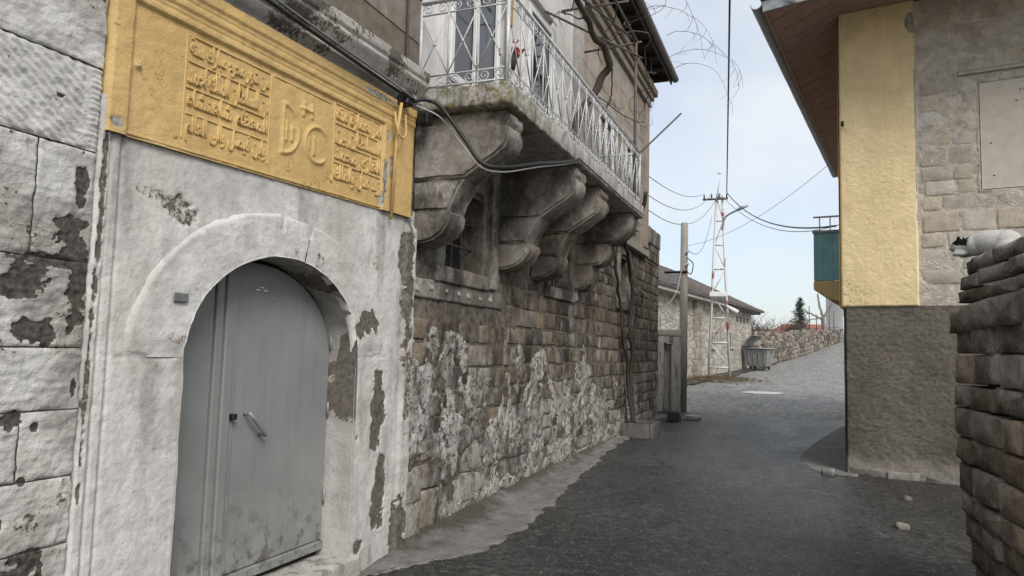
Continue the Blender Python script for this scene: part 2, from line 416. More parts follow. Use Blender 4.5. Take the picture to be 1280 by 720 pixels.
def m_concrete(name, lo, hi, moss=0.0, sc=6, bump=.7):
    t = NT(name); n = t.noise(sc, 7, .65); n2 = t.noise(sc*8, 5, .65)
    col = t.ramp(n, [(.3, lo), (.7, hi)]); col = t.mix(t.map(n2, .55, .7, 0, .6), col, tuple(x*.35 for x in lo))
    if moss:
        y = t.new('ShaderNodeSeparateXYZ'); t.l.new(t.pos(), y.inputs[0])
        w = t.map(y.outputs[1], 6.4, 4.9, .0, 1.0)
        m = t.math('MULTIPLY', t.map(t.noise(16, 6, .7), .42, .6), t.math('MULTIPLY', w, moss))
        col = t.mix(m, col, t.ramp(n2, [(.3, (.055, .05, .02)), (.7, (.21, .185, .07))]))
    st = t.map(t.noise(4, 5, .6, t.scl(t.pos(), (3, 3, .5))), .52, .66, 0, .65); col = t.mix(st, col, (.07, .066, .06))
    return t.done(col, .92, t.bump(t.math('ADD', n, t.math('MULTIPLY', n2, .6)), bump, .015), spec=.2)
M_SLAB = m_concrete('balcony_concrete', (.26, .25, .235), (.50, .49, .465), 1.0)
M_CONC = m_concrete('old_concrete', (.36, .345, .32), (.54, .52, .485))
M_DOOR = None
def m_door():
    t = NT('grey_door_paint'); n = t.noise(1.4, 5, .6); n2 = t.noise(40, 4, .6); n3 = t.noise(6, 7, .75)
    col = t.ramp(n, [(.3, (.20, .212, .21)), (.7, (.265, .277, .274))])
    lo = t.map(t.z(), 1.0, .3, 0, .85)
    col = t.mix(t.math('MULTIPLY', lo, t.map(n3, .46, .60)), col, (.30, .295, .28))
    col = t.mix(t.math('MULTIPLY', t.map(t.z(), .75, .25, 0, .8), t.map(t.noise(9, 7, .75), .52, .60)), col, (.075, .06, .05))
    sc = t.map(t.noise(2.4, 8, .8, t.scl(t.pos(), (1, 9, .8), (0, 0, 0), (.25, 0, 0))), .60, .66, 0, .45); col = t.mix(sc, col, (.32, .325, .32))
    col = t.mix(t.map(t.noise(3, 6, .7, t.scl(t.pos(), (1, 7, .35))), .52, .74, 0, .3), col, (.12, .125, .12))
    chip = t.map(t.noise(26, 5, .7), .67, .70); col = t.mix(chip, col, (.13, .07, .045))
    dent = t.noise(2.6, 2, .5)
    return t.done(col, t.map(n3, .3, .7, .32, .6), t.bump(t.math('ADD', t.math('MULTIPLY', n2, .06), t.math('MULTIPLY', dent, 1.0)), .35, .02), spec=.5)
M_DOOR = m_door()
M_DARKST = m_plain('dark_metal', (.03, .03, .032), .45, .4, .3, 30, .2)
M_RAIL = m_plain('silver_paint', (.50, .51, .52), .45, .15, .3, 40, .2, .002, .5)
M_RUST = m_plain('rusty_grey_iron', (.14, .12, .11), .7, .2, .45, 25, .3)
M_BLACKCABLE = m_plain('black_cable', (.018, .018, .019), .5, 0, .2, 30, .1)
M_GREYCABLE = m_plain('grey_cable', (.16, .16, .165), .5, 0, .2, 30, .1)
M_WHITECABLE = m_plain('pale_cable', (.42, .41, .40), .6, 0, .2, 30, .1)
M_PVC = m_plain('white_frame', (.72, .73, .74), .4, 0, .06, 8, .05)
M_WPLAST = m_plain('white_plaster', (.60, .59, .58), .85, 0, .10, 6, .3, .006)
M_PINK = m_tuff('pinkish_ashlar', (.22, .185, .155), (.33, .285, .245), (.42, .37, .325), 6, .12, bump=.4)
M_TRIM = m_tuff('pale_trim_stone', (.27, .25, .225), (.38, .355, .325), (.47, .445, .41), 8, .08, bump=.4)
M_WOODPOLE = None
def m_wood(name, lo, hi, axis=(14, 14, .8), rough=.85):
    t = NT(name); n = t.noise(3, 6, .65, t.scl(t.pos(), axis)); n2 = t.noise(2, 4)
    col = t.mix(t.map(n2, .3, .7, 0, .4), t.ramp(n, [(.3, lo), (.7, hi)]), lo)
    return t.done(col, rough, t.bump(n, .5, .008), spec=.2)
M_WOODPOLE = m_wood('weathered_pole', (.20, .185, .165), (.42, .40, .365))
M_SOFFIT = m_wood('brown_soffit', (.27, .18, .17), (.42, .295, .28), (3, 3, 1))
M_DARKWOOD = m_wood('dark_soffit', (.035, .03, .027), (.085, .072, .062), (6, 1, 6))
M_GUTTER = m_plain('dull_zinc', (.30, .325, .34), .5, .3, .25, 10, .2, .004, .4)
M_GUTTER2 = m_plain('brown_grey_gutter', (.17, .155, .15), .6, .15, .3, 10, .2)
M_BARK = m_wood('vine_bark', (.03, .024, .02), (.11, .088, .072), (20, 20, 4))
M_TWIG = m_plain('bare_twig', (.085, .07, .062), .85, 0, .3, 30, .2)
def m_glass(name, c=(.02, .024, .028)):
    t = NT(name); return t.done(c, .05, None, 0, .8)
M_GLASS = m_glass('window_glass')
M_DARK = m_plain('dark_interior', (.008, .008, .008), .9, 0, .2, 3, 0)
M_TEAL = m_plain('teal_paint', (.24, .49, .56), .5, 0, .2, 6, .15)
M_RED = m_plain('red_pot', (.42, .07, .045), .6, 0, .2, 20, .1)
M_DKPOT = m_plain('dark_pot', (.05, .045, .045), .6, 0, .2, 20, .1)
M_YWOOD = m_wood('yellow_wood', (.28, .15, .045), (.48, .29, .10))

# ------------------------------------------------------------------ ground
GY = [-60, -20, 0, 5, 9, 13, 17, 24, 33, 42, 55, 72, 90, 130, 600]
GZ = [-1.2, -.35, -.06, .01, .09, .15, .235, .42, .68, .95, 1.75, 3.1, 3.5, 2.2, -3.0]
_yy = np.linspace(-60, 600, 6601); _zz = np.interp(_yy, GY, GZ)
_k = np.hanning(41); _k /= _k.sum(); _zz = np.convolve(np.pad(_zz, 20, mode='edge'), _k, 'valid')
def gz(y): return np.interp(y, _yy, _zz)
def g(y): return float(gz(y))
def m_ground():
    t = NT('dirt_and_dry_grass'); n = t.noise(.8, 6, .6); n2 = t.noise(14, 5, .65)
    col = t.ramp(n2, [(.3, (.10, .09, .07)), (.7, (.24, .215, .17))]); col = t.mix(t.map(n, .45, .65, 0, .6), col, (.12, .11, .06))
    return t.done(col, .95, t.bump(n2, .8, .03), spec=.15)
def m_asphalt(name, lo, hi, fleck, wear, rough=(.55, .8), bs=.9, fs=1.0):
    t = NT(name)
    a = t.noise(.38, 7, .66); b = t.noise(2.6, 8, .75, None, .5); c = t.vor(30*fs, 'F1'); d = t.noise(14*fs, 8, .88); d2 = t.noise(1.1, 8, .75, t.scl(t.pos(), (1.6, .8, 1), (3, 1, 0)))
    col = t.ramp(b, [(.32, lo), (.68, hi)])
    col = t.mix(t.map(a, .45, .57, 0, .9), col, wear)
    damp = t.map(d2, .50, .58); col = t.mix(t.math('MULTIPLY', damp, .72), col, tuple(x*.42 for x in lo))
    pr = t.vor(30*fs, 'F1', None, 'Color'); s = t.new('ShaderNodeSeparateColor'); t.l.new(pr, s.inputs[0])
    sel = t.math('MULTIPLY', t.map(s.outputs[0], .45, .95, 0, 1), t.map(c, .55, .38))
    col = t.mix(t.math('MULTIPLY', sel, .8), col, fleck)
    col = t.mix(t.map(d, .47, .56, 0, .88), col, tuple(x*.22 for x in lo))
    h = t.math('ADD', t.math('MULTIPLY', t.math('SUBTRACT', 1, c), .7), t.math('MULTIPLY', d, 1.8))
    ro = t.math('SUBTRACT', t.map(b, .3, .7, rough[0], rough[1]), t.math('MULTIPLY', damp, .16))
    return t.done(col, ro, t.bump(h, bs, .035), spec=.5)
M_ASPH = m_asphalt('fresh_asphalt', (.030, .029, .0285), (.070, .068, .065), (.22, .213, .203), (.115, .112, .107), (.30, .50), .9)
M_OLDASPH = m_asphalt('worn_asphalt', (.27, .267, .257), (.38, .375, .36), (.46, .45, .43), (.31, .305, .295), (.7, .9), .6, .6)
def curve_x(y, pts):
    return np.interp(y, [p[0] for p in pts], [p[1] for p in pts])
gy_ = np.unique(np.concatenate([np.linspace(-60, 0, 13), np.linspace(0, 90, 91), np.linspace(95, 600, 40)]))
gx_ = np.array([-400, -200, -80, -40, -20, -12, -8, -4, -2, 0, 2, 4, 8, 12, 20, 40, 80, 200, 400], float)
relief('ground', gx_, gy_, lambda U, V: (gz(V)-.03-np.clip((np.abs(U)-30)/60, 0, 3)*1.2, {}), lambda u, v, h: (u, v, h), m_ground(), None, kind='structure')
# the old road bends right and climbs
L_OLD = [(14, -3.2), (20, -4.6), (26, -4.55), (33, -3.4), (38, -2.6), (42, -2.25), (55, .1), (72, 3.35), (78, 4.6)]
R_OLD = [(14, 1.2), (18, 1.6), (30, 4.0), (42, 7.0), (55, 10.5), (72, 15), (78, 17)]
def ribbon(name, ys, Lp, Rp, off, mat, nx=24, amp=.006, s=0, **k):
    T = np.linspace(0, 1, nx)
    def fn(U, V): return gz(V)+off+amp*(fbm(U*6, V, s, 1.3, 3)-.5)*2, {}
    def P(u, v, h):
        l = curve_x(v, Lp); r = curve_x(v, Rp)
        e = (fbm(v, v*0+s, s+3, 1.1, 4)-.5)*.5; e2 = (fbm(v, v*0+s+9, s+8, .9, 4)-.5)*.5
        return l+(r-l)*u + e*np.clip(1-u*6, 0, 1) + e2*np.clip(1-(1-u)*6, 0, 1), v, h
    return relief(name, T, ys, fn, P, mat, None, **k)
ribbon('road', np.concatenate([np.linspace(14.5, 40, 80), np.linspace(41, 78, 60)]), L_OLD, R_OLD, -.008, M_OLDASPH, 24, .004, 4, kind='structure')
# fresh dark asphalt of the lane; its far edge runs across at about y = 18
def lane_fn(U, V):
    x = -3.2+U*5.2
    z = gz(V)+.004+.010*(fbm(x, V, 11, .8, 3)-.5)+.006*(fbm(x, V, 12, 7, 3)-.5)
    return z, {}
def lane_P(u, v, h):
    x = -3.2+u*5.2
    vv = np.where(v > 14, v+(v-14)/4.5*(fbm(x, v*0, 5, 1.6, 4)-.55)*1.6, v)
    return x, vv, h+np.where(v > 14, gz(vv)-gz(v), 0)
relief('lane_asphalt', np.linspace(0, 1, 130), np.concatenate([np.linspace(-6, 2, 20), np.linspace(2.1, 12, 200), np.linspace(12.1, 17.6, 60)]), lane_fn, lane_P, M_ASPH, None, kind='structure')
# concrete apron along the left wall, with a grimy fillet against the wall
def m_apron():
    t = NT('apron_concrete'); n = t.noise(5, 7, .65); n2 = t.noise(45, 5, .7)
    col = t.ramp(n, [(.3, (.14, .137, .13)), (.7, (.29, .283, .27))]); col = t.mix(t.map(n2, .55, .7, 0, .6), col, (.11, .105, .10))
    dk = t.math('ADD', t.attr('dirt'), t.math('MULTIPLY', t.math('SUBTRACT', t.noise(7, 5, .65), .5), 1.1))
    col = t.mix(t.map(dk, .35, .75), col, t.ramp(n2, [(.3, (.035, .031, .027)), (.7, (.15, .132, .112))]))
    return t.done(col, .9, t.bump(t.math('ADD', n, t.math('MULTIPLY', n2, .9)), 1.0, .025), spec=.25)
AP = [(3.9, .06), (4.31, .10), (4.8, .30), (5.1, .50), (5.4, .62), (6.0, .66), (6.75, .64), (8, .48), (9.3, .34), (10.6, .22), (12.5, .12), (16.4, .10)]
def ap_fn(U, V):
    w = np.interp(V, [a[0] for a in AP], [a[1] for a in AP])
    z = gz(V)+.014 + .07*(1-sst(U, 0, .42)) + .030*(fbm(U*1.2, V*2, 21, 3.2, 5, .6)-.5) - .018*sst(U, .86, 1.0)
    d = 1.05-U*1.75 + (fbm(U*2, V, 23, 1.0, 3)-.5)*.8
    return z, {'dirt': d}
def ap_P(u, v, h):
    w = np.interp(v, [a[0] for a in AP], [a[1] for a in AP]) + (fbm(v, u*.8, 25, 4.5, 6, .7)-.5)*.26*sst(u, .3, 1)
    return -3.0+(w+.1)*u, v, h
relief('concrete_apron', np.linspace(0, 1, 40), np.linspace(3.9, 16.4, 620), ap_fn, ap_P, m_apron(), None, kind='structure')

# ================================================================== the stone house on the left
HOUSE = empty('stone_house', (-2.9, 9, 0), label='old stone house with arched grey door, ochre inscription and iron balcony, along the left side', cat='house')
H = HOUSE
def hp(name, me, mat, parent=None, **k): return link(name, me, mat, parent or H, **k)
hp('core', box(-9, -3.32, .2, 14.45, -.6, 7.15), M_ASHLAR)
hp('annex_core', box(-9, -3.02, 14.46, 16.05, -.6, 4.18), M_STONE)

# --- whitewashed blocks at the near end
zc = [-.25, .42, .74, 1.02, 1.30, 1.56, 1.93, 2.42, 2.80, 3.32, 3.9]
rb = random.Random(3)
for i in range(len(zc)-1):
    z0, z1 = zc[i], zc[i+1]
    cuts = [.6, 1.35+rb.uniform(-.2, .2), 2.215]
    if i in (3, 6): cuts = [.6, 1.2, 1.96+rb.uniform(-.02, .02), 2.215]
    for j in range(len(cuts)-1):
        a, b = cuts[j], cuts[j+1]
        near = b > 1.85
        us = np.linspace(a+.003, b-.003, max(6, int((b-max(a, 1.75))/.0065)+ (6 if a < 1.75 else 0))) if near else np.linspace(a, b, 10)
        if near and a < 1.75: us = np.concatenate([np.linspace(a+.003, 1.74, 8), np.linspace(1.746, b-.003, int((b-1.746)/.0065))])
        vs = np.linspace(z0+.003, z1-.003, max(8, int((z1-z0)/.0075)) if near else 8)
        def fn(U, V, a=a, b=b, z0=z0, z1=z1, i=i):
            e = np.minimum(np.minimum(U-a, b-U), np.minimum(V-z0, z1-V)) + (fbm(U, V, 31+i, 14, 3)-.5)*.02
            h = -.007*(1-sst(e, 0, .012)) + .014*(fbm(U, V, 5+i, 4.5, 5, .55)-.5) + .014*(fbm(U, V*1.3, 70, 22, 4, .6)-.5)
            h = h + .006*np.abs(fbm(U*.5+V*.3, V*2-U*.2, 77, 16, 3)-.5)*2
            if i == 7:                                   # diagonal comb tooling
                s = np.sin((V*1.0+(U-a)*.75)*150+fbm(U, V, 8, 9, 2)*3)
                h = h + .0045*s*sst(b-.075-U, 0, .02) + .004*np.sin(V*260)*sst(U-(b-.06), 0, .01)
            # dark peeled patches
            pe = .24+.75*(fbm(U, V, 41, 7, 5, .65)-.5)
            for (cu, cv, ru, rv, s) in ((1.99, .50, .10, .20, 1), (1.90, .86, .03, .06, 2), (2.00, .28, .16, .11, 3), (1.93, 1.27, .045, .05, 4), (2.03, 1.24, .016, .02, 5), (2.18, 1.38, .012, .04, 6),
                                        (2.17, 1.86, .045, .22, 7), (1.93, 1.83, .10, .09, 8), (2.05, 1.92, .22, .028, 9), (1.98, 3.13, .10, .04, 10), (2.15, 2.25, .03, .12, 11), (2.02, 2.62, .02, .012, 12), (2.05, .72, .05, .03, 14), (1.78, .35, .2, .2, 15), (1.99, 1.03, .02, .02, 16), (1.95, .62, .14, .10, 17), (2.10, .12, .14, .16, 18), (2.0, 1.62, .10, .05, 19), (2.12, 2.05, .07, .10, 20)):
                pe = np.maximum(pe, .78*blob(U, V, cu, cv, ru, rv, s*3, .75, 22))
            st = .06+.60*sst(fbm(U, V, 55, 4, 5, .6), .42, .62) + .6*blob(U, V, 2.02, 1.95, .24, .22, 50, .5, 7) + .35*blob(U, V, 2.15, 1.75, .08, .5, 51, .5, 7)+.3*sst(.5-V, 0, .5)
            h = h - .006*sst(pe, .45, .6)
            return h, {'peel': pe, 'stain': np.clip(st, 0, .9)}
        relief('wall_block', us, vs, fn, onX(-2.893), M_WW, H)
hp('wall_block_backing', box(-3.3, -2.935, .2, 2.22, -.3, 3.95), M_WW)

# --- portal: limewashed surround with the arched opening
YC, HW, RISE, ZS, HWO, RISEO = 3.53, .765, .60, 1.52, 1.12, .86
def inside(u, v, hw, rise):
    return (np.abs(u-YC) < hw) & ((v < ZS) | (((u-YC)/hw)**2+(np.maximum(v-ZS, 0)/rise)**2 < 1))
ys = np.unique(np.round(np.concatenate([np.linspace(2.215, 2.34, 18), np.arange(2.35, YC-HW, .0095), [YC-HW], np.arange(YC-HW+.02, YC+HW-.01, .02), [YC+HW], np.arange(YC+HW+.01, 5.07, .0105)]), 5))
def portal_fn(U, V):
    h = .009*(fbm(U, V, 101, 1.2, 3)-.5) + .007*(fbm(U, V, 102, 11, 5, .6)-.5) + .004*(fbm(U, V, 103, 40, 3)-.5)
    # edge pilasters
    e = 2.30
    h = h + .008*sst(2.275-U, 0, .015) + .008*sst(2.335-U, 0, .012) - .010*np.exp(-((U-2.342)/.007)**2) - .008*np.exp(-((U-2.280)/.006)**2)
    r = sst(U-4.88, 0, .03)*(1-sst(V, 2.52, 2.58))
    h = h + r*(.030+.025*(fbm(U, V, 104, 8, 4)-.5)) - .03*sst(U-5.03, 0, .03)
    # impost step and cracks
    h = h - .006*np.exp(-((V-ZS+.004*np.sin(U*30))/.006)**2)*((np.abs(U-YC) > HW) & (np.abs(U-YC) < HWO+.03))
    cr = np.abs(fbm(U, V, 105, 2.4, 5, .6)-.5); h = h - .003*np.exp(-(cr/.006)**2)*sst(fbm(U, V, 106, 1.5, 2), .5, .6)
    pe = .12+.30*(fbm(U, V, 107, 5, 4)-.5)
    for (cu, cv, ru, rv, s, a) in ((4.60, 1.17, .10, .26, 1, .8), (4.69, .55, .055, .28, 2, .8), (4.62, .42, .06, .16, 12, .8), (2.70, 2.26, .15, .075, 3, .50), (2.55, 2.31, .10, .03, 4, .45), (4.95, 1.95, .07, .5, 5, .60), (4.97, 2.95, .05, .5, 8, .62),
                                   (4.92, 2.30, .10, .25, 9, .62), (4.99, 1.3, .06, .35, 13, .5), (4.95, .22, .12, .22, 10, .85), (2.30, .30, .025, .10, 6, .6), (2.52, .28, .03, .09, 7, .8), (4.42, .18, .05, .05, 14, .7), (2.25, 2.2, .018, .5, 15, .62), (2.24, 1.4, .014, .5, 16, .55), (4.5, 2.2, .05, .06, 17, .4), (4.35, .95, .012, .02, 18, .7), (2.27, .15, .06, .2, 19, .75)):
        pe = np.maximum(pe, a*blob(U, V, cu, cv, ru, rv, 60+s*3, .8, 13))
    h = h - .010*sst(pe, .44, .48) - .08*(U < 2.2155)
    st = .55*sst(.55-V, 0, .6)*fbm(U, V, 109, 3, 4) + .55*sst(fbm(U*2.5, V*.6, 110, 2.2, 5, .6), .48, .70) + .35*sst(V, 2.0, 2.5)*fbm(U, V, 111, 4, 5) + .22*blob(U, V, 2.62, 1.56, .2, .12, 90, .6, 6) + .35*blob(U, V, 4.95, 1.7, .12, 1.6, 91, .5, 5)
    return h, {'peel': pe, 'stain': np.clip(st, 0, .85)}
relief('portal_wall', ys, np.arange(-.15, 2.70, .0105), portal_fn, onX(-2.9), M_PORTAL, H, hole=lambda u, v: inside(u, v, HW+.0, RISE+.05) | ((v > ZS) & inside(u, v, HW+.1, RISE+.06)))
# arch ring: two limewashed segments either side of a flush keystone
def arch_seg(t0, t1, name, proud, seed, hwi=HW, ri=RISE, hwo=HWO, ro=RISEO, mat=M_PORTAL):
    T = np.linspace(t0, t1, 110); S = np.concatenate([[0, .0], np.linspace(0, 1, 30), [1.0]])
    lay = np.concatenate([[0], [1], np.ones(30), [0]])
    def fn(U, V):
        a, s = U, V
        h = proud + .008*(fbm(U*1.2, V*.5, seed, 5, 4)-.5)*2 + .004*(fbm(U*1.2, V*.5, seed+4, 24, 3)-.5)
        pe = .12 + .3*(fbm(U*1.5, V*.6, seed+9, 6, 4)-.5)
        if name == 'arch_ring' and t0 > 1.4:             # bare grey patch low on the far haunch
            pe = np.maximum(pe, .8*blob(U, V, t1-.34, .42, .13, .40, seed+11, .7, 7))
        pe = np.maximum(pe, .42*blob(U, V, t0+.15, .2, .05, .2, seed+13, .7, 9))
        e = np.minimum(np.minimum(U-t0, t1-U)*.9, (1-V)*.3)
        h = h - .016*(1-sst(e, 0, .025))*(V > .6) - (.013*(1-sst(np.minimum(U, math.pi-U), 0, .16)) if name == 'arch_ring' else 0)
        return h, {'peel': pe, 'stain': .25*fbm(U, V, seed+15, 3, 3)}
    def P(u, v, h):
        a = math.pi-u                                     # u=0 at the near springing
        hy = hwi+(hwo-hwi)*v; hz = ri+(ro-ri)*v
        L = np.broadcast_to(lay[:, None], u.shape)
        # first and last rows step back into the wall
        return -2.9+np.where(L > .5, h, -.05), YC+hy*np.cos(a), ZS+hz*np.sin(a)
    return relief(name, T, S, fn, P, mat, H)
arch_seg(.0, 1.50, 'arch_ring', .014, 201)
arch_seg(1.76, math.pi, 'arch_ring', .014, 221)
arch_seg(1.505, 1.755, 'keystone', .006, 241)
# reveal of the opening
def m_reveal():
    return m_whitewash('reveal_limewash', (.55, .54, .52), (.07, .062, .055), (.2, .18, .16), .7)
M_REV = m_reveal()
prof = [(YC-HW, z) for z in np.linspace(.0, ZS, 30)] + [(YC+HW*math.cos(a), ZS+RISE*math.sin(a)) for a in np.linspace(math.pi, 0, 90)[1:-1]] + [(YC+HW, z) for z in np.linspace(ZS, 0, 60)]
pa = np.array(prof)
def rev_fn(U, V):
    i = U.astype(int)
    amp = .012+.03*sst(V, .4, .9)*0
    s = np.interp(U, np.arange(len(pa)), np.concatenate([[0], np.cumsum(np.hypot(*np.diff(pa, axis=0).T))]))
    h = .018*(fbm(s, V*.3, 261, 9, 4)-.5)
    far = sst(U, 72, 95)*(1-sst(U, 130, 142))
    return h, {'peel': np.maximum(.15+.25*(fbm(s, V*.3, 263, 9, 3)-.5), far*.75*sst(fbm(s, V*.3, 262, 5, 3), .28, .42)), 'stain': .2+.5*far+0*V}
def rev_P(u, v, h):
    i = np.clip(u.astype(int), 0, len(pa)-1)
    y = pa[i, 0]; z = pa[i, 1]; d = np.sign(YC-y)
    return -2.885-.30*v, y+d*(h-.003)*(v < .99), z-(h)*(z > ZS)*.7
relief('door_reveal', np.arange(len(pa)).astype(float), np.linspace(0, 1, 16), rev_fn, rev_P, M_REV, H)
hp('door_sill', rough_box(-3.2, -2.86, YC-HW-.03, YC+HW+.12, -.2, .15, .05, .012, 7, .02, 3), M_CONC)
# --- sheet-metal double door
DX = -3.12
DOOR = hp('door', box(DX-.05, DX-.035, YC-HW+.01, YC+HW-.01, .15, 2.12), M_DARKST)
def leaf(y0, y1, z0):
    """sheet cut to the arch line, with a folded rim"""
    T = np.linspace(y0, y1, 24)
    top = [(float(y), ZS-.01+(RISE-.02)*math.sqrt(max(0, 1-((y-YC)/(HW-.005))**2))) for y in T]
    return prism([(y0, z0), (y1, z0)] + top[::-1], DX-.032, DX, .004, 'X')
hp('door_leaf', leaf(YC-HW+.006, 3.185, .20), M_DOOR, DOOR)
hp('door_leaf', leaf(3.375, YC+HW-.006, .255), M_DOOR, DOOR)
hp('door_stile', box(DX-.02, DX+.018, 3.190, 3.245, .20, 2.085, .005), M_DOOR, DOOR)
hp('door_stile', box(DX-.02, DX+.034, 3.250, 3.318, .20, 2.09, .006), M_DOOR, DOOR)
hp('door_stile', box(DX-.02, DX+.012, 3.324, 3.370, .20, 2.10, .005), M_DOOR, DOOR)
hp('door_rail', box(DX-.02, DX+.022, 3.375, YC+HW-.01, .190, .250, .005), M_DOOR, DOOR)
v_, f_ = join([tube([(DX, 3.47, 1.175), (DX+.05, 3.47, 1.175)], .010), tube([(DX+.05, 3.455, 1.185), (DX+.052, 3.50, 1.145), (DX+.052, 3.605, 1.045), (DX+.045, 3.615, 1.035)], .013, 8), tube([(DX, 3.607, 1.043), (DX+.05, 3.607, 1.043)], .010)])
hp('door_handle', mesh(v_, f_, True), M_GUTTER, DOOR)
for zz in (.55, 1.15, 1.62): tubeobj('hinge', [(DX+.012, YC+HW-.012, zz-.05), (DX+.012, YC+HW-.012, zz+.05)], .008, M_DOOR, DOOR, 8)
hp('door_lock', box(DX, DX+.05, 3.328, 3.366, 1.15, 1.185, .005), M_DARKST, DOOR)
v_, f_ = join([tube([(DX+.002, 3.58+a*.035-.035, 1.945-abs(a)*.018), (DX+.004, 3.58+a*.035+.0, 1.945-abs(a)*.018)], .006, 5) for a in (-1, 0, 1)])
hp('chipped_paint_mark', mesh(v_, f_, True), M_PVC, DOOR)
hp('number_plate', box(-2.878, -2.870, 2.665, 2.755, 1.795, 1.84, .003), M_GREYCABLE)

# --- inscription plaque
PX = -2.868
def plaque_fn(U, V):
    h = .008*(fbm(U, V, 301, 6, 5)-.5) + .005*(fbm(U, V, 302, 26, 3)-.5)
    fr = np.minimum(np.minimum(U-2.335, 4.50-U), 3.185-V)                       # inside the field > 0
    h = h - .018*sst(fr, -.004, .008)
    h = h - .006*np.exp(-((V-3.225)/.005)**2) + .010*sst(V, 3.255, 3.265) - .006*np.exp(-((V-3.300)/.005)**2) + .010*sst(V, 3.33, 3.34)
    # medallions of the middle field and the scroll at the near end
    for (cu, cv, r, cut) in ((3.40, 2.86, .150, 1), (3.73, 2.83, .115, -1)):
        d = np.hypot(U-cu, V-cv)
        ring = np.exp(-((d-r)/.012)**2)
        ring = ring*sst((U-cu)*cut, -.03, 0) if cut > 0 else ring*sst(.04-(U-cu-.06), 0, .03)
        if cut > 0: ring = np.maximum(ring, np.exp(-((U-cu)/.010)**2)*(np.abs(V-cv) < r))
        bars = np.maximum(np.exp(-((U-cu-.03*cut)/.010)**2)*(np.abs(V-cv+.01) < .065), np.exp(-((U-cu-.085*cut)/.010)**2)*(np.abs(V-cv+.02) < .05))
        h = h + .013*np.maximum(ring, bars)
    for (cu, w0) in ((3.585, .012), (3.665, .012)): h = h + .012*np.exp(-((U-cu)/w0)**2)*((V > 2.98) & (V < 3.08))
    h = h + .012*np.exp(-((V-3.03)/.010)**2)*((U > 3.55) & (U < 3.66))
    sx = 2.375+.24*(np.clip((2.88-V)/.27, 0, 1))**.85
    h = h + .010*np.exp(-((U-sx)/.011)**2)*((V < 2.88) & (V > 2.60))
    h = h + .016*np.exp(-(np.hypot(U-2.375, V-2.885)/.016)**2)
    h = h + .005*np.abs(fbm(U, V, 305, 7, 3)-.5)*sst(2.62-U, 0, .05)*2
    pe = .05+0*U
    for (cu, cv, ru, rv, s) in ((4.53, 2.78, .035, .15, 1), (4.62, 2.86, .05, .12, 2), (4.55, 3.10, .03, .05, 3), (2.28, 2.585, .05, .03, 4), (4.5, 2.62, .03, .06, 5), (4.40, 3.36, .2, .02, 6), (2.374, 2.89, .010, .010, 7)):
        pe = np.maximum(pe, .8*blob(U, V, cu, cv, ru, rv, 400+s*3, .6, 18))
    return h - .004*sst(pe, .4, .55) - .10*(U < 2.2265) - .08*(U > 4.924), {'peel': pe, 'stain': 0*U}
PLAQ = relief('inscription_plaque', np.arange(2.225, 4.935, .0095), np.arange(2.535, 3.405, .0075), plaque_fn, onX(PX), M_PLAQUE, H, label='ochre painted relief inscription panel over the door')
hp('plaque_edge', box(-2.95, PX-.012, 2.24, 4.92, 2.545, 2.56, .003), M_PLAQUE, PLAQ)
AR = {'ا': 'FE8D FE8E', 'ب': 'FE8F FE90 FE91 FE92', 'ة': 'FE93 FE94', 'ت': 'FE95 FE96 FE97 FE98', 'ج': 'FE9D FE9E FE9F FEA0', 'ح': 'FEA1 FEA2 FEA3 FEA4', 'خ': 'FEA5 FEA6 FEA7 FEA8',
      'د': 'FEA9 FEAA', 'ر': 'FEAD FEAE', 'ز': 'FEAF FEB0', 'س': 'FEB1 FEB2 FEB3 FEB4', 'ش': 'FEB5 FEB6 FEB7 FEB8', 'ص': 'FEB9 FEBA FEBB FEBC', 'ط': 'FEC1 FEC2 FEC3 FEC4', 'ظ': 'FEC5 FEC6 FEC7 FEC8',
      'ع': 'FEC9 FECA FECB FECC', 'غ': 'FECD FECE FECF FED0', 'ف': 'FED1 FED2 FED3 FED4', 'ق': 'FED5 FED6 FED7 FED8', 'ك': 'FED9 FEDA FEDB FEDC', 'ل': 'FEDD FEDE FEDF FEE0', 'م': 'FEE1 FEE2 FEE3 FEE4',
      'ن': 'FEE5 FEE6 FEE7 FEE8', 'ه': 'FEE9 FEEA FEEB FEEC', 'و': 'FEED FEEE', 'ى': 'FEEF FEF0', 'ي': 'FEF1 FEF2 FEF3 FEF4'}
def shape_ar(s):
    out = []; i = 0; joins = False
    while i < len(s):
        c = s[i]
        if c not in AR: out.append(c); joins = False; i += 1; continue
        if c == 'ل' and i+1 < len(s) and s[i+1] == 'ا':
            out.append(chr(0xFEFC if joins else 0xFEFB)); joins = False; i += 2; continue
        fm = [chr(int(q, 16)) for q in AR[c].split()]
        nxt = i+1 < len(s) and s[i+1] in AR
        two = len(fm) == 4
        if joins: out.append(fm[3] if two and nxt else fm[1])
        else: out.append(fm[2] if two and nxt else fm[0])
        joins = two and nxt; i += 1
    return ''.join(reversed(out))
